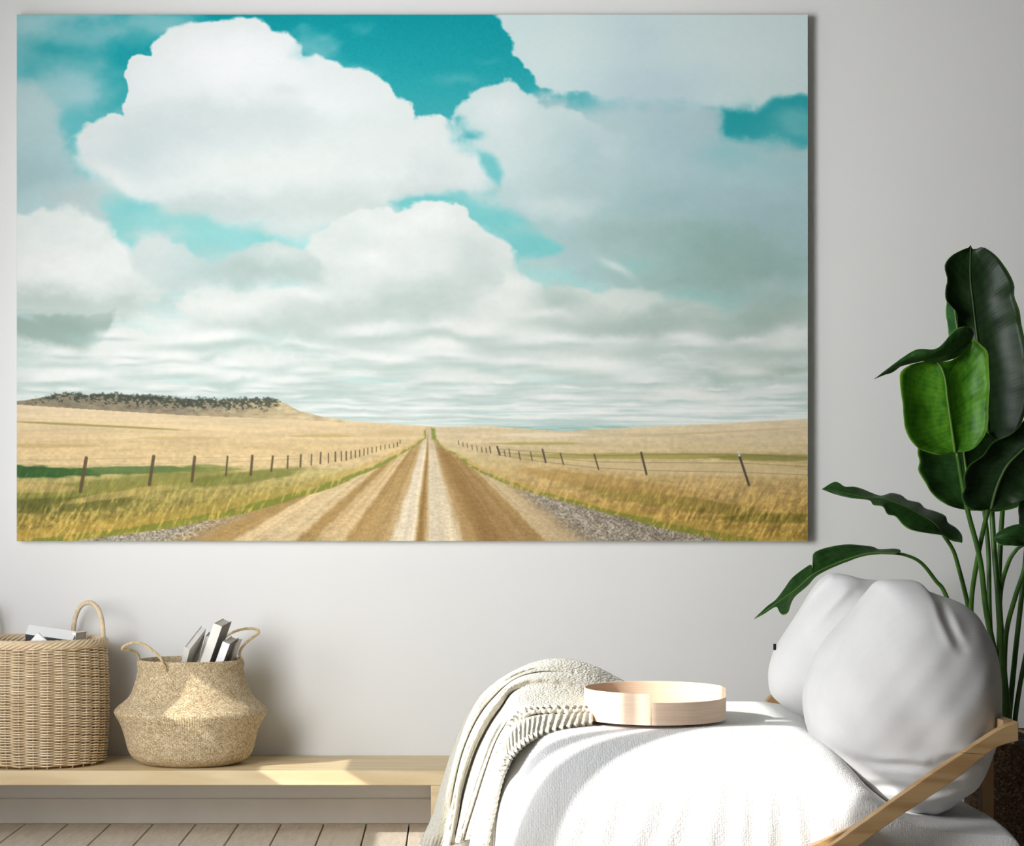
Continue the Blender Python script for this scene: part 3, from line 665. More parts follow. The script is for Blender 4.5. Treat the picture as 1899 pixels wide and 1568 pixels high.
fl = tag(box('floor', XL, XR, YF, 0, -.06, -.012, M['gap']), kind='structure')
PW = 79 / 500.
k = 0; x = (48 - 840) / 500. - 6 * PW; pm = None
while x < XR - .02:
    x1 = min(x + PW, XR)
    xa = max(x + .0028, XL)
    if x1 - xa > .03:
        o = box('plank', xa, x1 - .0028, YF, -.012, -.012, 0, M['plank'], fl)
        bevel(o, .0015, 1)
    x += PW
bb = tag(box('baseboard_back', XL, XR, -.012, 0, 0, .0935, M['base']), kind='structure'); bevel(bb, .003)
tag(box('baseboard_right', XR - .012, XR, YF, -.012, 0, .0935, M['base']), kind='structure')

# ---------------------------------------------------------------- the big print on canvas
PD = 7.362
INK = 1.0     # overall density of the print
c0, c1 = at(31, 27, PD), at(1498, 1003, PD)
pic = empty('wall_print', ((c0.x + c1.x) / 2, 0, c1.z), 'large frameless canvas print of a gravel road under clouds, hung on the wall', 'picture')
fr = box('canvas_body', c0.x, c1.x, PD - DW + .0015, -.003, c1.z, c0.z, M['canvas'], pic, .002)
vs = [(c0.x, PD - DW, c0.z), (c1.x, PD - DW, c0.z), (c1.x, PD - DW, c1.z), (c0.x, PD - DW, c1.z)]
px = ART ** 2.2 / INK
px = (px * np.minimum(1, .97 / px.max(-1, keepdims=True))) ** (1 / 2.2)
img = bpy.data.images.new('road_landscape', AW, AH, alpha=False)
buf = np.ones((AH, AW, 4), np.float32); buf[..., :3] = px[::-1]
img.pixels.foreach_set(buf.ravel()); img.pack()
t = NT('printed_canvas'); ti = t.n('TexImage'); ti.image = img; ti.interpolation = 'Cubic'
cw = t.noise(t.coord(), 900, 2)
M['print'] = t.fin(ti.outputs[0], .8, t.bump(cw, .08, .0005), .12)
ps = mesh('printed_face', vs, [(0, 3, 2, 1)], M['print'], pic, False, [(0, 1), (1, 1), (1, 0), (0, 0)])
solid(ps, .0015, -1)

# ---------------------------------------------------------------- bench with its legs
zb = .252
be = empty('bench', (-1.0, -.21, 0), 'long low pale wood bench along the wall under the two baskets', 'bench')
box('seat_board', -2.35, .005, -.42, -.004, zb - .0515, zb, M['bench'], be, .0025)
for (x0, y0) in ((-.077, -.415), (-.077, -.06), (-2.28, -.415), (-2.28, -.06)):
    box('leg', x0, x0 + .05, y0, y0 + .05, 0, zb - .0515, M['bench'], be, .002)

# ---------------------------------------------------------------- wicker basket at the left
BC = np.array([(70 - AXX) / FPX * 7.19, 7.19 - DW]); RX, RY = .2445, .203
bk = empty('wicker_basket', (BC[0], BC[1], zb), 'tall oval wicker basket with rope-twist rim, at the left end of the bench', 'basket')
def brad(z):
    return np.interp(z, [zb, zb + .02, zb + .06, zb + .16, zb + .3, zb + .45], [.93, .955, .975, 1., .995, .965])
rows = []; nt = 15 * 20; th = np.linspace(0, 2 * PI, nt, endpoint=False)
z0, z1, nr = zb + .012, .675, 88
for kx in range(nr):
    z = z0 + (z1 - z0) * kx / (nr - 1); r = brad(z); w_ = .0105 * np.cos(15 * th + kx * PI) + .001 * np.sin(kx * 7.3)
    cx, sx = np.cos(th), np.sin(th)
    ctr = np.stack([BC[0] + (RX * r + w_) * cx, BC[1] + (RY * r + w_) * sx, np.full(nt, z) + .0008 * np.sin(th * 5 + kx)], 1)
    out = np.stack([cx, sx, np.zeros(nt)], 1)
    ns = 6; a = np.linspace(0, 2 * PI, ns, endpoint=False)
    v = ctr[:, None] + .0027 * (np.cos(a)[None, :, None] * out[:, None] + np.sin(a)[None, :, None] * np.array([0, 0, 1.]))
    rows.append((v.reshape(-1, 3), quads(nt, ns, True, True)))
v, f = join(rows); tag(mesh('woven_rods', v, f, M['rattan'], bk, True), kind='stuff')
zz = np.linspace(zb + .008, .68, 24); v, f = lathe([(RX * brad(q) - .016, q) for q in zz], 96, RY / RX); mesh('gap_shade_sheet', v + [BC[0], BC[1], 0], f, M['inner'], bk, True)  # sheet added behind the rods, browned to stand for shade in the gaps
st = []
for kx in range(30):
    a = PI * kx / 15; zz = np.linspace(zb + .001, .69, 12)
    st.append(tube_data(np.stack([BC[0] + RX * brad(zz) * math.cos(a), BC[1] + RY * brad(zz) * math.sin(a), zz], 1), .0026, 6))
v, f = join(st); tag(mesh('upright_stakes', v, f, M['rattan'], bk, True), kind='stuff')
v, f = lathe([(.0, .006), (.9, .006), (.93, .012)], 64); v = v * [RX, RX, 1]; v[:, 1] *= RY / RX; v += [BC[0], BC[1], zb]
mesh('base_disc', v, f, M['rattan'], bk, True)
rimP = np.stack([BC[0] + RX * .968 * np.cos(th), BC[1] + RY * .968 * np.sin(th), np.full(nt, .6875)], 1); parts = []
for kx in range(7):
    a = 9 * th + 2 * PI * kx / 7; cx, sx = np.cos(th), np.sin(th)
    q = rimP + np.stack([.0115 * np.cos(a) * cx, .0115 * np.cos(a) * sx, .0125 * np.sin(a)], 1)
    parts.append(tube_data(q, .0057, 6, True))
v, f = join(parts); mesh('twisted_rim', v, f, M['rope'], bk, True)
hp = catmull([tuple(at(136, 1178, 7.35)), tuple(at(137, 1160, 7.348)), tuple(at(140.5, 1142, 7.34)), tuple(at(148, 1125, 7.32)), tuple(at(160, 1117, 7.29)), tuple(at(172, 1118.5, 7.26)),
              tuple(at(183, 1131, 7.23)), tuple(at(189, 1151, 7.21)), tuple(at(191, 1170, 7.2)), tuple(at(191, 1186, 7.2))], 10)
rope('handle', hp, .0095, 5, .042, M['rope'], bk, .0044)
hq = hp.copy(); hq[:, 0] = 2 * BC[0] - hq[:, 0]; xo = hq[:, 0].min(); hq[:, 0] = xo + (hq[:, 0] - xo) * .6 - .034; rope('handle', hq, .0095, 5, .042, M['rope'], bk, .0044)

# ---------------------------------------------------------------- belly basket
B2 = at(353.5, 1222, 7.17); b2x, b2y = B2.x, B2.y
b2 = empty('belly_basket', (b2x, b2y, zb), 'round-bellied seagrass basket with two rope handles, holding upright books', 'basket')
kpx = 7.17 / FPX
prof = [(275 - 240, 1421), (262 - 200 + 30, 1419.5)]
P2 = [(0, 1420.5), (60, 1420.5), (84, 1419), (100, 1412), (110, 1402), (116, 1388), (120.5, 1369), (126, 1350), (131, 1338), (137.5, 1327), (141, 1319), (139, 1313), (132, 1306),
      (124, 1300), (114, 1290), (107, 1276), (102, 1262), (98.5, 1249), (96.5, 1240), (97.5, 1236), (98.5, 1230), (97, 1222.5), (94, 1221.5), (91, 1224), (90, 1236), (94, 1252), (100, 1276), (110, 1296)]
zoff = zb - (CZ - (1420.5 - AXY) * kpx)
pr = catmull([(r * kpx, CZ - (y - AXY) * kpx + zoff * min(1, max(0, (y - 1335) / 80))) for r, y in P2[1:]], 9)
s_ = np.r_[0, np.cumsum(np.linalg.norm(np.diff(pr, axis=0), axis=1))]
na = 360; a = np.linspace(0, 2 * PI, na + 1)
ry = .80
U_ = a[None] * 190 / (2 * PI); V_ = s_[:, None] / .0062
A_ = U_ + V_; B_ = U_ - V_
ck = (np.floor(A_) + np.floor(B_)) % 2
hgt = np.where(ck > .5, np.abs(np.sin(A_ * PI)), np.abs(np.sin(B_ * PI))) * .0016
wob = .0012 * np.sin(a[None] * 3 + 1) + .001 * np.sin(a[None] * 7 + s_[:, None] * 20)
rr = pr[:, :1] + hgt + wob
vs = np.stack([b2x + rr * np.cos(a)[None], b2y + rr * np.sin(a)[None] * ry, np.repeat(pr[:, 1:], na + 1, 1)], -1)
uv = np.stack([np.broadcast_to(U_, rr.shape), np.broadcast_to(V_, rr.shape)], -1)
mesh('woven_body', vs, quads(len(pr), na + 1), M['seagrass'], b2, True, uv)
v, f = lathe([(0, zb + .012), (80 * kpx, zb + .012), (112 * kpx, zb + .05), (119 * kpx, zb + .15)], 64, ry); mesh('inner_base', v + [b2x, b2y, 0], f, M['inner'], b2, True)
def pathpx(pts, n=8): return catmull([tuple(at(*p)) for p in pts], n)
rope('handle', pathpx([(260, 1238, 7.16), (259, 1226, 7.155), (255, 1212, 7.14), (243, 1205, 7.12), (232, 1204, 7.1), (226, 1203, 7.09), (231, 1197, 7.08), (243, 1192, 7.07), (254, 1191, 7.06),
                       (271, 1197, 7.05), (286, 1208, 7.03), (296, 1218, 7.025), (301, 1226, 7.02), (303, 1240, 7.012)]), .0052, 3, .021, M['grassrope'], b2, .0028, 6, .002)
rope('handle', pathpx([(445, 1238, 7.17), (445, 1224, 7.165), (445, 1208, 7.17), (452, 1196, 7.18), (465, 1184, 7.19), (479, 1174, 7.2), (478, 1168, 7.2), (470, 1165.5, 7.21), (458, 1165, 7.22),
                       (446, 1167, 7.24), (434, 1171, 7.26), (420, 1179, 7.28), (412, 1190, 7.29), (408, 1206, 7.3), (407, 1218, 7.3), (407, 1232, 7.3)]), .0052, 3, .021, M['grassrope'], b2, .0028, 6, .002)
for p in ((303, 1238, 7.01), (445, 1221, 7.155)):
    c = at(*p); aa = np.linspace(0, 2 * PI, 17)[:-1]
    v, f = tube_data(np.stack([c.x + .007 * np.cos(aa), np.full(16, c.y), c.z + .011 * np.sin(aa)], 1), .0022, 6, True); mesh('handle_loop', v, f, M['grassrope'], b2, True)

# ---------------------------------------------------------------- books
def book(name, label, group, anchor, Upx, Wpx, Dpx, dd, below, covers, d=7.1, inset=.003):
    """anchor: a corner of the spine; Upx: up the spine; Wpx: across the spine; Dpx, dd: into the page depth"""
    s = d / FPX
    U = np.array([Upx[0] * s, 0., -Upx[1] * s]); D = np.array([Dpx[0] * s, dd, -Dpx[1] * s]); Wv = np.array([Wpx[0] * s, Wpx[2] if len(Wpx) > 2 else 0., -Wpx[1] * s])
    U[1] = -(U[0] * D[0] + U[2] * D[2]) / D[1]
    Lu = np.linalg.norm(U); Ld = np.linalg.norm(D); Lw = np.linalg.norm(Wv)
    u = U / Lu; dn = D / Ld; wn = np.cross(dn, u); wn *= np.sign(np.dot(wn, Wv)) or 1
    P0 = np.array(at(anchor[0], anchor[1], d)) + U
    H = Lu + below
    e = empty(name, tuple(P0 - u * H), label, 'book', group)
    def slab(nm, w0, w1, h0, h1, e0, e1, mat):
        vs = [P0 + wn * w_ - u * h_ + dn * q for w_ in (w0, w1) for h_ in (h0, h1) for q in (e0, e1)]
        o = mesh(nm, vs, [(0, 1, 3, 2), (4, 6, 7, 5), (0, 4, 5, 1), (2, 3, 7, 6), (0, 2, 6, 4), (1, 5, 7, 3)], mat, e); bevel(o, .0006, 1); return o
    tk = .0022
    slab('spine', 0, Lw, 0, H, 0, tk, covers[0])
    slab('cover', 0, tk, 0, H, tk, Ld, covers[1]); slab('cover', Lw - tk, Lw, 0, H, tk, Ld, covers[2])
    slab('pages', tk, Lw - tk, inset, H - inset, tk, Ld - inset, M['pages'])
    return e
G = 'books standing in the round-bellied seagrass basket'
book('book', 'pale book leaning back furthest left in the round-bellied basket', G, (335, 1230), (12.5, -34), (11, 1.5), (26, -37), .075, .09, (M['warmwhite'], M['silver'], M['silver']), 7.10)
book('book', 'thin ivory book wedged between the leaning pale book and the tallest one', G, (367, 1230), (16, -52), (8, 1.), (4, -7), .05, .1, (M['warmwhite'], M['umber'], M['umber']), 7.13)
book('book', 'tallest book in the round-bellied basket, ivory spine and dark umber cover', G, (370, 1230), (28, -76), (16.5, 4), (11.5, -6), .11, .1, (M['warmwhite'], M['warmwhite'], M['umber']), 7.09)
book('book', 'short white book furthest right in the round-bellied basket', G, (398, 1230), (16, -42), (14, 4), (10.5, -7), .1, .1, (M['white'], M['warmwhite'], M['umber']), 7.1)
book('book', 'low grey-white book behind the short white one at the rope handle', G, (417, 1232), (15, -44), (8, 1), (7, -5), .07, .09, (M['silver'], M['silver'], M['silver']), 7.17)
G = 'white books lying in the tall wicker basket'
def rbook(name, label, c, sx, sy, sz, rot, mats, group=G):
    """a book block given by its centre, size and rotation"""
    from mathutils import Euler
    e = empty(name, c, label, 'book', group); R = Euler(rot).to_matrix(); cc = np.array(c)
    def slab(nm, a, b, mat):
        vs = [np.array(R @ Vector((x, y, z))) + cc for x in (a[0], b[0]) for y in (a[1], b[1]) for z in (a[2], b[2])]
        o = mesh(nm, vs, [(0, 1, 3, 2), (4, 6, 7, 5), (0, 4, 5, 1), (2, 3, 7, 6), (0, 2, 6, 4), (1, 5, 7, 3)], mat, e); bevel(o, .0008, 1)
    t_ = .0025; X, Y, Z = sx / 2, sy / 2, sz / 2
    # spine up (+z), covers front and back, pages between
    slab('spine', (-X, -Y, Z - t_), (X, Y, Z), mats[0]); slab('cover', (-X, -Y, -Z), (X, -Y + t_, Z - t_), mats[1]); slab('cover', (-X, Y - t_, -Z), (X, Y, Z - t_), mats[1])
    slab('pages', (-X + .004, -Y + t_, -Z + .004), (X - .004, Y - t_, Z - t_), M['pages']); return e
c = at(92, 1171, 7.2)
rbook('book', 'thick white-spined book with slate cover lying tilted on the wicker basket', tuple(c - Vector((0, -.025, .052))), .172, .05, .13, (math.radians(38), math.radians(8), 0), (M['white'], M['slate']))
c = at(60, 1190, 7.10)
rbook('book', 'light grey book leaning at the left in the wicker basket', tuple(c - Vector((.0, 0, .045))), .03, .10, .13, (0, math.radians(62), math.radians(76)), (M['ltgrey'], M['ltgrey']))
c = at(74, 1186, 7.06)
rbook('book', 'small white book wedged against the slate cover in the wicker basket', tuple(c - Vector((-.004, 0, .03))), .09, .016, .07, (0, math.radians(42), 0), (M['white'], M['white']))
c = at(143, 1178, 7.24)
rbook('book', 'slim white book upright at the right inside the wicker basket', tuple(c - Vector((0, 0, .06))), .016, .1, .15, (0, math.radians(7), math.radians(-12)), (M['white'], M['white']))

# ---------------------------------------------------------------- daybed frame
db = empty('daybed_frame', (.85, at(0, 0, 6.1).y, 0), 'low daybed frame of honey-coloured wood with a slanting arm, at the right', 'daybed')
D0 = 5.42
extrude_px('arm_rail', [(1470, 1617), (1541, 1568), (1640, 1496.5), (1730, 1432.5), (1786, 1396), (1828, 1399), (1782, 1437), (1732, 1472), (1673, 1510), (1640, 1533), (1595, 1566), (1520, 1617)], D0, D0 + .036, M['frame'], db, .002)
extrude_px('arm_corner', [(1786, 1395.5), (1820, 1372.5), (1849, 1354), (1868, 1344), (1889, 1338), (1889, 1373), (1862, 1380), (1849, 1385), (1828, 1398.5)], D0, D0 + .036, M['frame'], db, .002)
zt_, zl_ = at(0, 1338, D0).z, at(0, 1373, D0).z
X1 = at(1889, 0, D0).x
box('back_rail', X1 - .034, X1, D0 + .036 - DW, 6.78 - DW, zl_, zt_, M['framey'], db, .002)
for dd in (5.805, 6.6): box('post', X1 + .001, X1 + .037, dd - DW, dd + .036 - DW, 0, zt_ - .012, M['framez'], db, .002)
extrude_px('far_arm', [(1421, 1300), (1430, 1290.5), (1560, 1277), (1716, 1259), (1716, 1287), (1560, 1297), (1440, 1307)], 6.74, 6.78, M['frame'], db, .002)
extrude_px('brace', [(1440, 1612), (1506, 1567), (1545, 1550), (1588, 1530), (1606, 1524), (1560, 1560), (1500, 1612)], 5.462, 5.488, M['frame'], db, .002)
box('deck_board', .22, 1.5, 5.62 - DW, 6.55 - DW, .11, .137, M['framey'], db)
for (x0, d_) in ((.25, 5.65), (.25, 6.45), (1.42, 5.65), (1.42, 6.45)): box('leg', x0, x0 + .05, d_ - DW, d_ + .05 - DW, 0, .11, M['framez'], db, .002)

# ---------------------------------------------------------------- mattress
def mattress():
    x0, x1, dn, df = .122, 1.57, 5.5, 6.68
    rl, rn, rr_, rf = .17, .34, .05, .10
    n = 34; a = np.linspace(0, PI / 2, n); p = 2.5
    te = 1 - np.cos(a) ** (2 / p); fe = np.sin(a) ** (2 / p)
    X = np.r_[x0 + rl * te, np.linspace(x0 + rl, x1 - rr_, 90)[1:-1], x1 - rr_ * te[::-1]]; FX = np.r_[fe, np.ones(88), fe[::-1]]
    D = np.r_[dn + rn * te, np.linspace(dn + rn, df - rf, 60)[1:-1], df - rf * te[::-1]]; FD = np.r_[fe, np.ones(58), fe[::-1]]
    ztop = catmull([(.1, .53), (.5, .533), (.85, .532), (.98, .525), (1.06, .505), (1.12, .455), (1.19, .375), (1.27, .322), (1.36, .304), (1.46, .298), (1.6, .292)], 10)
    zt = None
    zb_ = np.interp(X, [0, .9, 1.1, 1.17, 1.25, 1.4, 1.6], [.139, .139, .2, .232, .22, .19, .18])
    Xg, Dg = np.meshgrid(X, D, indexing='ij'); ZT = np.interp(Xg - .09 * np.clip((Dg - 5.95) / .6, 0, 1), ztop[:, 0], ztop[:, 1]); ZB = np.repeat(zb_[:, None], len(D), 1)
    # on the right the sheet keeps its height nearly to the edge
    w_ = np.clip((Xg - 1.0) / .2, 0, 1)
    FDn = 1 - (1 - FD[None]) * np.where(Dg < 6, 1 - .75 * w_, 1)
    far = np.clip((Dg - 6.1) / .3, 0, 1) * np.clip((1.4 - Xg) / .2, 0, 1)
    F = np.minimum(FX[:, None], 1) * np.where(Dg < 6, FDn, FD[None])
    edge = np.zeros_like(F, bool); edge[0] = edge[-1] = True; edge[:, 0] = edge[:, -1] = True
    F = np.where(edge, 0, F)
    Z = ZB + (ZT - ZB) * F
    # soft pull creases of the cover on the near side
    side = np.clip((.47 - Z) / .2, 0, 1) * (Dg < 6)
    cr = np.zeros_like(Z)
    for (xc, wd, am, sl) in ((.42, .02, .004, .3), (.52, .03, .006, .5), (.61, .016, .005, .4), (.71, .03, .007, .2), (.8, .018, .006, .15), (.87, .022, .008, .1), (.95, .02, .007, -.1), (1.03, .024, .008, -.25), (.33, .03, .004, .4)):
        cr += am * np.exp(-((Xg - xc - (Z - .3) * sl) / wd) ** 2)
    Dp = Dg - cr * side * 1.2 + .004 * np.sin(Xg * 9 + Z * 7) * side
    # slow unevenness
    Z = Z + .0022 * np.sin(Xg * 13 + Dg * 4) * FX[:, None] * FD[None] + .003 * np.sin(Dg * 11 + Xg * 5) * np.clip((Xg - 1.1) / .2, 0, 1) * FX[:, None] * FD[None]
    Dp = Dp + .012 * np.sin(Xg * 10.5 + .6) * np.clip((Xg - 1.1) / .15, 0, 1) * (Dg < 5.6)
    P = np.stack([Xg, Dp - DW, Z], -1); nu, nv = P.shape[:2]
    vs = P.reshape(-1, 3); fs = [q[::-1] for q in quads(nu, nv)]
    ring = [i * nv for i in range(nu)] + [(nu - 1) * nv + j for j in range(1, nv)] + [i * nv + nv - 1 for i in range(nu - 2, -1, -1)] + [j for j in range(nv - 2, 0, -1)]
    fs.append(tuple(ring))
    o = mesh('mattress', vs, fs, M['cover'], None, True); recentre(o)
    return tag(o, 'thick white mattress with a waffle cover, rounded end, sloping down under the cushions', 'mattress')
mattress()

# ---------------------------------------------------------------- cushions
def cushion(name, label, outline, dfun, T, center, creases, mat, q=.75, tilt=0.):
    O = catmull(outline, 10, True); O = resample(np.vstack([O, O[:1]]), 321)[:-1]; O = np.array(center) + (O - np.array(center)) * .985
    O3 = np.array([tuple(at(x, y, dfun(x, y))) for x, y in O]); C3 = np.array(at(center[0], center[1], dfun(*center)))
    phi = np.linspace(0, PI, 130); rad = np.sin(phi) ** .92; off = -np.sign(np.cos(phi)) * np.abs(np.cos(phi)) ** q * T
    F_ = np.fft.fft(O3 - C3, axis=0); F_[7:-6] = 0; Sm = np.real(np.fft.ifft(F_, axis=0))
    wr = (rad ** 7)[:, None, None]
    P = C3[None, None] + ((O3 - C3)[None] * wr + Sm[None] * (1 - wr)) * rad[:, None, None]
    P[..., 1] += off[:, None]
    P[..., 0] += tilt * off[:, None]
    front = (np.arange(130) < 66)[:, None]
    dc = dfun(*center); K = FPX / dc
    pxs = P[..., 0] * K + AXX; pys = (CZ - P[..., 2]) * K + AXY
    disp = np.zeros(P.shape[:2])
    for (pts, wd, am) in creases:
        d = np.full(P.shape[:2], 1e9); par = np.zeros_like(d)
        pp = catmull(pts, 5)
        for i in range(len(pp) - 1):
            ax, ay = pp[i]; ex, ey = pp[i + 1] - pp[i]; t = np.clip(((pxs - ax) * ex + (pys - ay) * ey) / (ex * ex + ey * ey), 0, 1)
            dist = np.hypot(pxs - ax - ex * t, pys - ay - ey * t); par = np.where(dist < d, (i + t) / (len(pp) - 1), par); d = np.minimum(d, dist)
        # ends fade out
        disp += am * np.sin(PI * np.clip(par, .03, .97)) ** .7 * (np.exp(-(d / wd) ** 2) - .45 * np.exp(-((d - 1.7 * wd) / wd) ** 2))
    pert = .004 * np.sin(pxs / 37 + pys / 51) + .003 * np.sin(pxs / 17 - pys / 29) + .0015 * np.sin(pxs / 9 + pys / 13)
    P[..., 1] += np.where(front, (disp + pert * .6) * np.clip(-off[:, None] / T * 3, 0, 1), 0)
    o = mesh(name, P.reshape(-1, 3), quads(130, 320, False, True), mat, None, True); recentre(o)
    return tag(o, label, 'cushion', 'large linen cushions on the daybed')
front_o = [(1632, 1073), (1673, 1071), (1698, 1074), (1711, 1088), (1735, 1098), (1760, 1106), (1784, 1117), (1804, 1134), (1818, 1158), (1835, 1195), (1844, 1242), (1846, 1300), (1841, 1360), (1828, 1404),
           (1808, 1451), (1777, 1481), (1737, 1505), (1714, 1515), (1696, 1511), (1668, 1512), (1645, 1512), (1622, 1503), (1595, 1474), (1555, 1441), (1515, 1394), (1496, 1350), (1489, 1303), (1493, 1269),
           (1505, 1235), (1525, 1195), (1555, 1158), (1589, 1121), (1612, 1093)]
cushion('cushion', 'big light grey linen cushion nearest the front, its lower edge creased behind the wooden arm', front_o, lambda x, y: 5.80 - .0004 * (x - 1670), .3, (1712, 1285),
        [([(1560, 1392), (1600, 1402), (1640, 1400), (1690, 1402), (1722, 1414), (1770, 1404)], 8, .014), ([(1690, 1392), (1743, 1384), (1800, 1388)], 9, .011),
         ([(1580, 1450), (1640, 1443), (1690, 1449), (1740, 1436)], 9, .014), ([(1715, 1470), (1760, 1471), (1820, 1456)], 9, .013), ([(1726, 1100), (1720, 1126), (1727, 1160), (1740, 1190)], 9, .011),
          ([(1655, 1300), (1680, 1345), (1710, 1368)], 26, .004),
         ([(1742, 1170), (1752, 1230), (1756, 1310)], 34, .006), ([(1630, 1424), (1690, 1428)], 18, .006)], M['linen'], .85)
rear_o = [(1508, 1090), (1528, 1067), (1545, 1060), (1572, 1063), (1599, 1070), (1640, 1074), (1690, 1084), (1730, 1110), (1752, 1160), (1758, 1230), (1745, 1310), (1700, 1380), (1640, 1405), (1560, 1385), (1505, 1352),
          (1478, 1331), (1447, 1307), (1430, 1289), (1425, 1266), (1426, 1240), (1436, 1205), (1454, 1175), (1481, 1134)]
cushion('cushion', 'pale grey cushion at the back, half hidden, a deep fold across its upper corner', rear_o, lambda x, y: 6.36 - .0004 * (x - 1590), .2, (1592, 1235),
        [([(1590, 1062), (1552, 1070), (1520, 1098), (1490, 1132), (1468, 1166)], 11, .034)], M['linen2'])
t_ = at(1436, 1198, 6.42); o = box('zip_tab', t_.x - .003, t_.x + .006, t_.y, t_.y + .003, t_.z - .012, t_.z + .008, M['black'])
rc = [k for k in bpy.data.objects if k.get('category') == 'cushion'][-1]
o.data.transform(__import__('mathutils').Matrix.Translation(-Vector(rc.location))); o.parent = rc

# ---------------------------------------------------------------- round bentwood tray
T0 = at(1214.5, 1332, 6.0); tx, ty, tz = T0.x, T0.y, T0.z + .003
tr = empty('round_tray', (tx, ty, tz), 'round open tray of bent pale wood with a stepped lap joint, on the mattress', 'tray')
def band(name, a0, a1, z0, z1, r0, r1, mat, n=120):
    a = np.linspace(a0, a1, n); vs = []; uv = []
    prof = [(r0, z0), (r0, z1 - .001), (r0 + .001, z1), (r1 - .001, z1), (r1, z1 - .001), (r1, z0)]
    for q in a:
        for r, z in prof: vs.append((tx + r * math.cos(q), ty + r * math.sin(q), tz + z)); uv.append((q * .22, z + r))
    fs = quads(n, 6, False, True); fs += [tuple(range(6)), tuple((n - 1) * 6 + k for k in range(5, -1, -1))]
    return mesh(name, vs, fs, mat, tr, False, uv)
R = .2125; rad = math.radians
af = -PI / 2 - rad(8.9)
band('tall_band', -rad(3), 2 * PI + af, 0, .0915, R - .0045, R, M['tray'], 200)
band('low_band', af + rad(.4), rad(4), 0, .0655, R - .0045, R - .0005, M['tray'], 90)
v, f = lathe([(0, .004), (R - .0045, .004), (R - .0045, .009), (0, .009)], 96)
mesh('base', v + [tx, ty, tz], f, M['trayshade'], tr, False, np.stack([v[:, 0], v[:, 1]], 1))

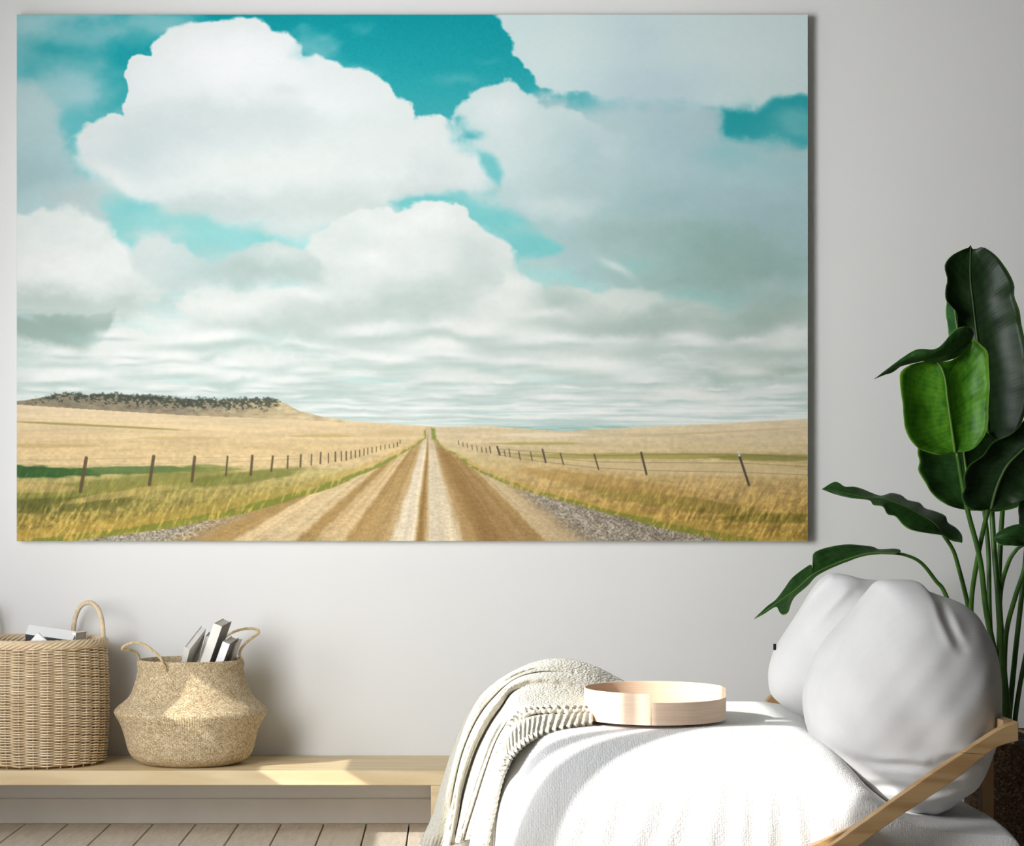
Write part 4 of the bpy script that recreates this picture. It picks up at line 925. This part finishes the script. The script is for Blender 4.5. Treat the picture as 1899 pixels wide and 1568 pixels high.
# ---------------------------------------------------------------- knitted throw
def throw():
    th_ = empty('knitted_throw', tuple(at(830, 1560, 6.1)), 'cream chunky knitted throw with ribbed hems, draped over the left end of the mattress', 'throw')
    gd = [[(1158, 1262), (1097, 1232), (1036, 1220), (976, 1232), (908, 1271), (871, 1315), (841, 1382), (817, 1456), (801, 1512), (777, 1564)],
          [(1146, 1268), (1090, 1242), (1029, 1232), (968, 1246), (904, 1283), (872, 1332), (848, 1397), (828, 1467), (814, 1522), (797, 1568)],
          [(1135, 1276), (1082, 1258), (1018, 1246), (958, 1258), (912, 1298), (882, 1340), (858, 1396), (842, 1462), (832, 1520), (818, 1567)],
          [(1125, 1281), (1074, 1266), (1010, 1256), (954, 1267), (921, 1300), (894, 1338), (870, 1390), (851, 1452), (842, 1514), (832, 1566)],
          [(1116, 1287), (1070, 1279), (1005, 1270), (955, 1281), (929, 1314), (906, 1348), (882, 1397), (862, 1460), (850, 1518), (841, 1562)],
          [(1106, 1295), (1066, 1291), (1000, 1285), (958, 1296), (935, 1330), (914, 1368), (893, 1420), (875, 1474), (862, 1521), (852, 1560)],
          [(1098, 1303), (1062, 1302), (1002, 1300), (966, 1308), (943, 1338), (922, 1373), (903, 1424), (887, 1475), (872, 1522), (862, 1556)],
          [(1092, 1311), (1058, 1313), (1015, 1312), (983, 1316), (957, 1336), (934, 1370), (915, 1418), (900, 1470), (886, 1517), (876, 1552)]]
    dbase = [6.46, 6.4, 6.33, 6.26, 6.2, 6.12, 6.02, 5.94]
    wave = [.01, -.018, .018, -.03, .026, -.03, .014, -.018]
    ns_ = 10; S = np.linspace(0, 1, 10)
    G = []
    for g, (pts, db_, wv) in enumerate(zip(gd, dbase, wave)):
        k = np.clip(S * 2.2, 0, 1)
        row = [tuple(at(x, y, (db_ + (5.98 - db_) * .35 * s + wv * (.4 + .6 * kk)) - .06 * math.sin(PI * s) )) for (x, y), s, kk in zip(pts, S, k)]
        G.append(catmull(row, 22))
    G = np.array(G)                                    # guides x along x 3
    nl = G.shape[1]
    rows = []
    for j in range(nl): rows.append(catmull(G[:, j], 12))
    P = np.array(rows)                                 # along x across x 3
    na_, nc = P.shape[:2]
    L = np.linspace(0, 1, na_)[:, None]; Cc = np.linspace(0, 1, nc)[None]
    # ribbed hem: scallops on the last stretch of the cloth
    hem = np.clip((Cc - .86) / .1, 0, 1)
    ph = L * 2 * PI * 27
    P[..., 1] += -.0035 * np.sin(ph) * hem
    P[..., 2] += -.0035 * np.sin(ph) * hem * (Cc > .93); P[..., 0] += -.003 * np.sin(ph) * hem * (Cc > .93)
    for g_, am_, l0, l1 in ((2, .03, .15, .85), (4, .04, .28, .97), (5.9, .022, .4, 1.)):
        P[..., 1] += am_ * np.exp(-((Cc - g_ / 7) / .022) ** 2) * np.clip((L - l0) / .1, 0, 1) * np.clip((l1 - L) / .1 + .3, 0, 1)
    # hem at the bottom end
    bt = np.clip((L - .93) / .05, 0, 1); P[..., 1] += -.005 * np.sin(Cc * 2 * PI * 22) * bt; P[..., 2] += .003 * np.sin(Cc * 2 * PI * 22) * np.clip((L - .98) / .02, 0, 1)
    # knit nubs as real relief
    for i in range(0, na_):
        for j in range(0, nc):
            q = P[i, j]; P[i, j, 1] += .003 * mnoise.noise(Vector((q[0] * 60, q[2] * 60, q[1] * 30))) + .0035 * mnoise.noise(Vector((q[0] * 13, q[2] * 13, 7)))
    len_ = 1.05; uv = np.stack([np.broadcast_to(L * len_, P.shape[:2]), np.broadcast_to(Cc * .5, P.shape[:2])], -1)
    o = mesh('upper_layer', P.reshape(-1, 3), quads(na_, nc), M['knit'], th_, True, uv); solid(o, .014, 1)
    # lower layer with the ribbed hem that lies on the mattress
    up = [(1100, 1308, 6.05), (1060, 1310, 6.03), (1012, 1311, 6.0), (975, 1320, 5.96), (948, 1344, 5.91), (928, 1382, 5.88), (911, 1425, 5.88), (893, 1475, 5.87), (880, 1522, 5.9), (868, 1575, 5.92)]
    mi = [(1100, 1320, 5.93), (1060, 1322, 5.91), (1010, 1327, 5.87), (974, 1340, 5.81), (946, 1362, 5.74), (929, 1402, 5.7), (914, 1448, 5.73), (901, 1490, 5.78), (890, 1530, 5.82), (882, 1580, 5.85)]
    lo = [(1100, 1337, 5.88), (1050, 1345, 5.80), (1003, 1358, 5.72), (972, 1375, 5.66), (948, 1399, 5.62), (934, 1423, 5.61), (922, 1456, 5.65), (914, 1496, 5.7), (905, 1534, 5.75), (896, 1580, 5.78)]
    A = np.array([catmull([tuple(at(*p)) for p in k], 34) for k in (up, mi, lo)])
    P = np.array([catmull(A[:, j], 14) for j in range(A.shape[1])]); na_, nc = P.shape[:2]
    L = np.linspace(0, 1, na_)[:, None]; Cc = np.linspace(0, 1, nc)[None]; ph = L * 2 * PI * 33; hem = np.clip((Cc - .35) / .15, 0, 1)
    P[..., 1] += -.0045 * np.sin(ph) * hem; P[..., 2] += .002 * np.sin(ph) * hem
    e_ = np.clip((Cc - .9) / .1, 0, 1); P[..., 0] += .004 * np.sin(ph) * e_
    for i in range(0, na_):
        for j in range(0, nc):
            q = P[i, j]; P[i, j, 1] += .003 * mnoise.noise(Vector((q[0] * 50, q[2] * 50, q[1] * 30)))
    uv = np.stack([np.broadcast_to(L * 1.05, P.shape[:2]), np.broadcast_to(Cc * .12, P.shape[:2])], -1)
    o = mesh('ribbed_hem_layer', P.reshape(-1, 3), quads(na_, nc), M['knit'], th_, True, uv); solid(o, .012, 1)
    return th_
throw()

# ---------------------------------------------------------------- potted plant
PC = at(1893, 1371, 6.85); pz = at(0, 1384, 6.65).z
pl = empty('potted_plant', (PC.x, PC.y, 0), 'tall potted strelitzia with broad dark green leaves in a dark woven pot, behind the daybed', 'plant')
pr = catmull([(.0, 0.002), (.15, .002), (.165, .01), (.18, .1), (.193, .22), (.2, pz - .012), (.2, pz), (.193, pz + .002), (.19, pz - .004), (.186, pz - .03)], 8)
s_ = np.r_[0, np.cumsum(np.linalg.norm(np.diff(pr, axis=0), axis=1))]; a = np.linspace(0, 2 * PI, 241)
U_ = a[None] * 110 / (2 * PI); V_ = s_[:, None] / .0095; A_ = U_ + V_; B_ = U_ - V_; ck = (np.floor(A_) + np.floor(B_)) % 2
rr = pr[:, :1] + np.where(ck > .5, np.abs(np.sin(A_ * PI)), np.abs(np.sin(B_ * PI))) * .002
vs = np.stack([PC.x + rr * np.cos(a)[None], PC.y + rr * np.sin(a)[None], np.repeat(pr[:, 1:], 241, 1)], -1)
mesh('woven_pot', vs, quads(len(pr), 241), M['darkweave'], pl, True, np.stack([np.broadcast_to(U_, rr.shape), np.broadcast_to(V_, rr.shape)], -1))
v, f = lathe([(.188, pz - .04), (.188, pz + .018), (.182, pz + .02), (.18, pz - .04)], 96); mesh('pot_liner', v + [PC.x, PC.y, 0], f, M['liner'], pl, True)
v, f = lathe([(.001, pz - .006)] + [(.18 * k / 14, pz - .006 - .004 * (k / 14) ** 2) for k in range(1, 15)], 96)
v[:, 2] += np.array([.006 * mnoise.noise(Vector((q[0] * 90, q[1] * 90, 0))) for q in v]); mesh('soil', v + [PC.x, PC.y, 0], f, M['soil'], pl, True)
rope('pot_handle', pathpx([(1878, 1378, 6.66), (1880, 1364, 6.64), (1889, 1354, 6.62), (1905, 1360, 6.6), (1925, 1368, 6.62), (1930, 1392, 6.66)]), .005, 3, .02, M['rope'], pl, .0028)

def stem(pts, r0=.011, r1=.007):
    P = pathpx(pts, 10); return tube('stem', P, np.linspace(r0, r1, len(P)) * .9, M['stem'], pl, 8)
bx = 1372
stem([(1868, 1380, 6.8), (1850, 1240, 6.78), (1829, 1133, 6.74), (1817, 1035, 6.70), (1793, 940, 6.66), (1774, 836, 6.63)], .0125, .008)
stem([(1855, 1385, 6.85), (1812, 1240, 6.84), (1801, 1128, 6.82), (1814, 1029, 6.74), (1833, 942, 6.6), (1846, 900, 6.53)], .011, .0085)
stem([(1860, 1382, 6.84), (1842, 1240, 6.83), (1835, 1133, 6.82), (1833, 1024, 6.83), (1825, 943, 6.84), (1815, 860, 6.86)], .0105, .008)
stem([(1866, 1384, 6.78), (1858, 1240, 6.77), (1851, 1106, 6.77), (1844, 1024, 6.78), (1839, 940, 6.8), (1836, 860, 6.86), (1832, 800, 6.93)], .0125, .009)
stem([(1872, 1384, 6.86), (1862, 1240, 6.86), (1853, 1106, 6.87), (1855, 1013, 6.89), (1860, 930, 6.93), (1862, 860, 6.97)], .012, .009)
stem([(1862, 1384, 6.9), (1853, 1250, 6.86), (1855, 1106, 6.8), (1869, 1046, 6.72), (1884, 1020, 6.64), (1897, 1010, 6.6)], .011, .006)
stem([(1862, 1386, 6.82), (1862, 1270, 6.82), (1866, 1174, 6.8), (1883, 1106, 6.76), (1899, 1056, 6.72), (1915, 980, 6.7), (1925, 900, 6.68)], .011, .008)
stem([(1866, 1384, 6.88), (1875, 1290, 6.87), (1884, 1200, 6.86), (1894, 1110, 6.86), (1903, 1020, 6.87), (1912, 900, 6.9)], .0115, .009)
stem([(1880, 1378, 6.82), (1884, 1320, 6.81), (1897, 1240, 6.8), (1915, 1160, 6.8), (1940, 1080, 6.8)], .01, .008)
stem([(1850, 1384, 6.9), (1822, 1260, 6.9), (1803, 1160, 6.88), (1790, 1100, 6.85), (1779, 1057, 6.8), (1768, 1021, 6.76), (1750, 992, 6.72)], .011, .007)
stem([(1848, 1388, 6.92), (1800, 1240, 6.95), (1756, 1108, 6.95), (1735, 1076, 6.94), (1708, 1043, 6.92), (1680, 1029, 6.9), (1655, 1025, 6.88)], .01, .0055)
stem([(1875, 1386, 6.8), (1868, 1300, 6.8), (1858, 1200, 6.82), (1850, 1120, 6.83)], .014, .006)

def leaf(name, mid, left, right, mat, rib, bowl=0., bowr=0., rip=.004, rr=(.0052, .0016), n=46, label=None, fold=0.):
    m = catmull([tuple(at(*p)) for p in mid], 10); l = catmull([tuple(at(*p)) for p in left], 10); r = catmull([tuple(at(*p)) for p in right], 10)
    m, l, r = resample(m, n), resample(l, n), resample(r, n); nc = 9
    rows = []; uv = []; ph = random.uniform(0, 6)
    for i in range(n):
        u = i / (n - 1); row = []
        for j in range(-nc, nc + 1):
            t_ = abs(j) / nc; e = l[i] if j < 0 else r[i]; bw = bowl if j < 0 else bowr
            p = m[i] * (1 - t_) + e * t_; p = p + np.array([0, bw * math.sin(PI * t_ * .9) * math.sin(PI * u), 0])
            p[1] += rip * t_ * t_ * math.sin(u * 30 + ph + j * .12) + .0035 * t_ * math.sin(u * 75 + t_ * 2) * .35
            row.append(p); uv.append((u, j / nc))
        rows.append(row)
    o = mesh(name, np.array(rows), quads(n, 2 * nc + 1), mat, pl, True, uv); solid(o, .0016, 0)
    if label: o['label'] = label
    mm = m.copy(); mm[:, 1] -= .0015
    v, f = tube_data(mm, np.linspace(rr[0], rr[1], n), 6); rb = mesh('midrib', v, f, rib, o, True)
    return o
# the tall dark leaf at the back
leaf('leaf', [(1836, 850, 6.93), (1828, 760, 6.95), (1820, 690, 6.96), (1811, 620, 6.97), (1804, 560, 6.97), (1799, 510, 6.97), (1800, 455, 6.97)],
     [(1836, 850, 6.93), (1800, 820, 6.93), (1785, 740, 6.94), (1780, 660, 6.95), (1776, 600, 6.94), (1774, 577, 6.9), (1756, 556, 6.92), (1754, 535, 6.94), (1757, 518, 6.94), (1753, 492, 6.93), (1765, 474, 6.95), (1785, 463, 6.96), (1797, 459, 6.97), (1800, 455, 6.97)],
     [(1836, 850, 6.93), (1880, 815, 6.9), (1906, 750, 6.88), (1909, 680, 6.88), (1898, 612, 6.89), (1892, 575, 6.88), (1881, 548, 6.89), (1881, 525, 6.9), (1866, 495, 6.92), (1845, 472, 6.94), (1822, 458, 6.95), (1807, 463, 6.97), (1800, 455, 6.97)],
     M['leafdark'], M['ribdark'], .03, .03, .005, (.0065, .002), 60)
leaf('leaf', [(1792, 700, 7.02), (1785, 660, 7.02), (1775, 610, 7.03), (1768, 560, 7.03), (1762, 530, 7.04)], [(1792, 700, 7.02), (1768, 665, 7.02), (1758, 610, 7.02), (1754, 575, 7.02), (1757, 550, 7.03), (1762, 530, 7.04)],
     [(1792, 700, 7.02), (1800, 660, 7.04), (1796, 610, 7.05), (1785, 565, 7.05), (1772, 540, 7.05), (1762, 530, 7.04)], M['leafpale'], M['rib'], label='pale green leaf back')
# the bright leaf in the middle, seen from below, sun shining through put into its colour
leaf('leaf', [(1771, 838, 6.62), (1767, 810, 6.61), (1762, 775, 6.6), (1757, 740, 6.59), (1753, 705, 6.58), (1746, 683, 6.58), (1737, 671, 6.6)],
     [(1771, 838, 6.62), (1745, 843, 6.6), (1722, 838, 6.58), (1700, 827, 6.56), (1684, 805, 6.55), (1678, 775, 6.54), (1675, 745, 6.54), (1671, 710, 6.54), (1671, 690, 6.54), (1690, 676, 6.55), (1715, 670, 6.57), (1737, 671, 6.6)],
     [(1771, 838, 6.62), (1795, 836, 6.61), (1812, 827, 6.6), (1828, 806, 6.58), (1834, 780, 6.57), (1836, 745, 6.56), (1837, 700, 6.55), (1834, 655, 6.56), (1822, 640, 6.57), (1806, 628, 6.58), (1790, 650, 6.58), (1765, 668, 6.59), (1737, 671, 6.6)],
     M['leaflit'], M['rib'], .045, .045, .004, (.0055, .003), 56, 'green leaf with a sunlit glow in its colour')
leaf('leaf', [(1803, 628, 6.57), (1782, 642, 6.56), (1755, 660, 6.55), (1720, 667, 6.55), (1680, 676, 6.55), (1650, 686, 6.55), (1622, 702, 6.55)],
     [(1803, 628, 6.57), (1806, 615, 6.55), (1795, 606, 6.53), (1776, 608, 6.52), (1760, 622, 6.52), (1745, 640, 6.52), (1730, 648, 6.52), (1700, 648, 6.53), (1672, 664, 6.54), (1648, 682, 6.54), (1622, 702, 6.55)],
     [(1803, 628, 6.57), (1790, 648, 6.57), (1778, 660, 6.57), (1758, 668, 6.56), (1735, 672, 6.56), (1705, 669, 6.56), (1680, 673, 6.56), (1655, 690, 6.56), (1642, 694, 6.56), (1622, 702, 6.55)],
     M['leafmid'], M['ribdark'], -.02, .0, .002, (.0015, .001), 44)
# the leaf under it
leaf('leaf', [(1802, 946, 6.74), (1800, 920, 6.73), (1795, 890, 6.72), (1790, 860, 6.72), (1785, 820, 6.72), (1782, 780, 6.73)],
     [(1802, 946, 6.74), (1775, 942, 6.72), (1750, 932, 6.7), (1728, 912, 6.69), (1715, 892, 6.68), (1705, 872, 6.68), (1707, 855, 6.68), (1702, 835, 6.68), (1715, 800, 6.7), (1782, 780, 6.73)],
     [(1802, 946, 6.74), (1850, 948, 6.73), (1888, 940, 6.71), (1905, 920, 6.7), (1900, 880, 6.7), (1870, 840, 6.71), (1830, 800, 6.72), (1782, 780, 6.73)],
     M['leafmid'], M['rib'], .03, .03, .008, (.006, .003), 50)
# the dark leaf in front at the right
leaf('leaf', [(1838, 944, 6.5), (1845, 915, 6.49), (1856, 885, 6.48), (1870, 860, 6.47), (1895, 835, 6.46), (1925, 805, 6.45), (1950, 760, 6.45)],
     [(1838, 944, 6.5), (1800, 944, 6.47), (1785, 922, 6.46), (1790, 905, 6.45), (1788, 885, 6.44), (1800, 862, 6.43), (1822, 846, 6.43), (1832, 832, 6.43), (1845, 818, 6.43), (1868, 808, 6.42), (1885, 796, 6.42), (1905, 776, 6.42), (1950, 760, 6.45)],
     [(1838, 944, 6.5), (1870, 940, 6.48), (1900, 925, 6.47), (1935, 895, 6.46), (1965, 850, 6.45), (1970, 800, 6.45), (1950, 760, 6.45)],
     M['leafdark'], M['ribdark'], .03, .03, .006, (.006, .003), 50)
# the leaf that reaches left above the cushions
leaf('leaf', [(1784, 1004, 6.72), (1765, 1000, 6.72), (1749, 990, 6.71), (1732, 969, 6.7), (1708, 954, 6.7), (1675, 937, 6.7), (1640, 925, 6.71), (1600, 921, 6.72), (1560, 912, 6.74), (1524, 907, 6.76)],
     [(1784, 1004, 6.72), (1783, 990, 6.75), (1773, 978, 6.77), (1757, 968, 6.77), (1752, 956, 6.78), (1735, 948, 6.78), (1716, 942, 6.78), (1705, 932, 6.78), (1683, 927, 6.77), (1672, 918, 6.77), (1653, 914, 6.76), (1633, 919, 6.75), (1615, 913, 6.75), (1599, 906, 6.76), (1582, 902, 6.76), (1566, 902, 6.76), (1549, 893, 6.77), (1524, 907, 6.76)],
     [(1784, 1004, 6.72), (1762, 999, 6.7), (1746, 992, 6.69), (1719, 988, 6.66), (1689, 982, 6.65), (1675, 973, 6.65), (1661, 957, 6.66), (1645, 953, 6.66), (1637, 939, 6.67), (1620, 936, 6.68), (1612, 927, 6.7), (1577, 923, 6.72), (1549, 916, 6.74), (1524, 907, 6.76)],
     M['leafmid'], M['ribdark'], .0, .0, .006, (.0045, .0012), 70)
# the low arching leaf behind the cushions
leaf('leaf', [(1664, 1026, 6.88), (1612, 1026, 6.86), (1571, 1037, 6.84), (1533, 1052, 6.82), (1506, 1066, 6.8), (1476, 1092, 6.78), (1440, 1118, 6.76), (1399, 1147, 6.75)],
     [(1664, 1026, 6.88), (1671, 1021, 6.9), (1660, 1017, 6.91), (1631, 1018, 6.91), (1621, 1014, 6.9), (1609, 1012, 6.9), (1571, 1009, 6.88), (1533, 1015, 6.87), (1510, 1024, 6.85), (1507, 1038, 6.84), (1507, 1054, 6.81), (1504, 1046, 6.83), (1489, 1055, 6.82), (1470, 1070, 6.81), (1456, 1089, 6.8), (1440, 1110, 6.78), (1421, 1125, 6.76), (1399, 1147, 6.75)],
     [(1664, 1026, 6.88), (1609, 1029, 6.85), (1571, 1041, 6.82), (1541, 1053, 6.79), (1514, 1068, 6.77), (1497, 1086, 6.75), (1476, 1104, 6.73), (1467, 1118, 6.71), (1462, 1134, 6.7), (1452, 1140, 6.7), (1445, 1134, 6.72), (1440, 1124, 6.74), (1420, 1136, 6.75), (1399, 1147, 6.75)],
     M['leafmid'], M['rib'], .0, .0, .002, (.0045, .0012), 64)
# the small leaves cut by the right edge of the view
leaf('leaf', [(1898, 1010, 6.58), (1890, 1000, 6.57), (1875, 998, 6.56), (1860, 999, 6.56), (1845, 996, 6.57)],
     [(1898, 1010, 6.58), (1925, 990, 6.58), (1905, 972, 6.58), (1880, 973, 6.58), (1862, 980, 6.58), (1850, 987, 6.58), (1845, 996, 6.57)],
     [(1898, 1010, 6.58), (1890, 1012, 6.55), (1872, 1011, 6.54), (1856, 1010, 6.54), (1847, 1003, 6.56), (1845, 996, 6.57)], M['leafmid'], M['ribdark'], -.02, 0, .002, (.003, .001), 26)
leaf('leaf', [(1920, 985, 6.55), (1912, 960, 6.55), (1908, 930, 6.55), (1915, 890, 6.55)], [(1920, 985, 6.55), (1893, 977, 6.56), (1889, 955, 6.56), (1891, 930, 6.56), (1915, 890, 6.55)],
     [(1920, 985, 6.55), (1935, 960, 6.54), (1935, 930, 6.54), (1915, 890, 6.55)], M['leafdark'], M['ribdark'], 0, 0, .002, (.003, .001), 24)
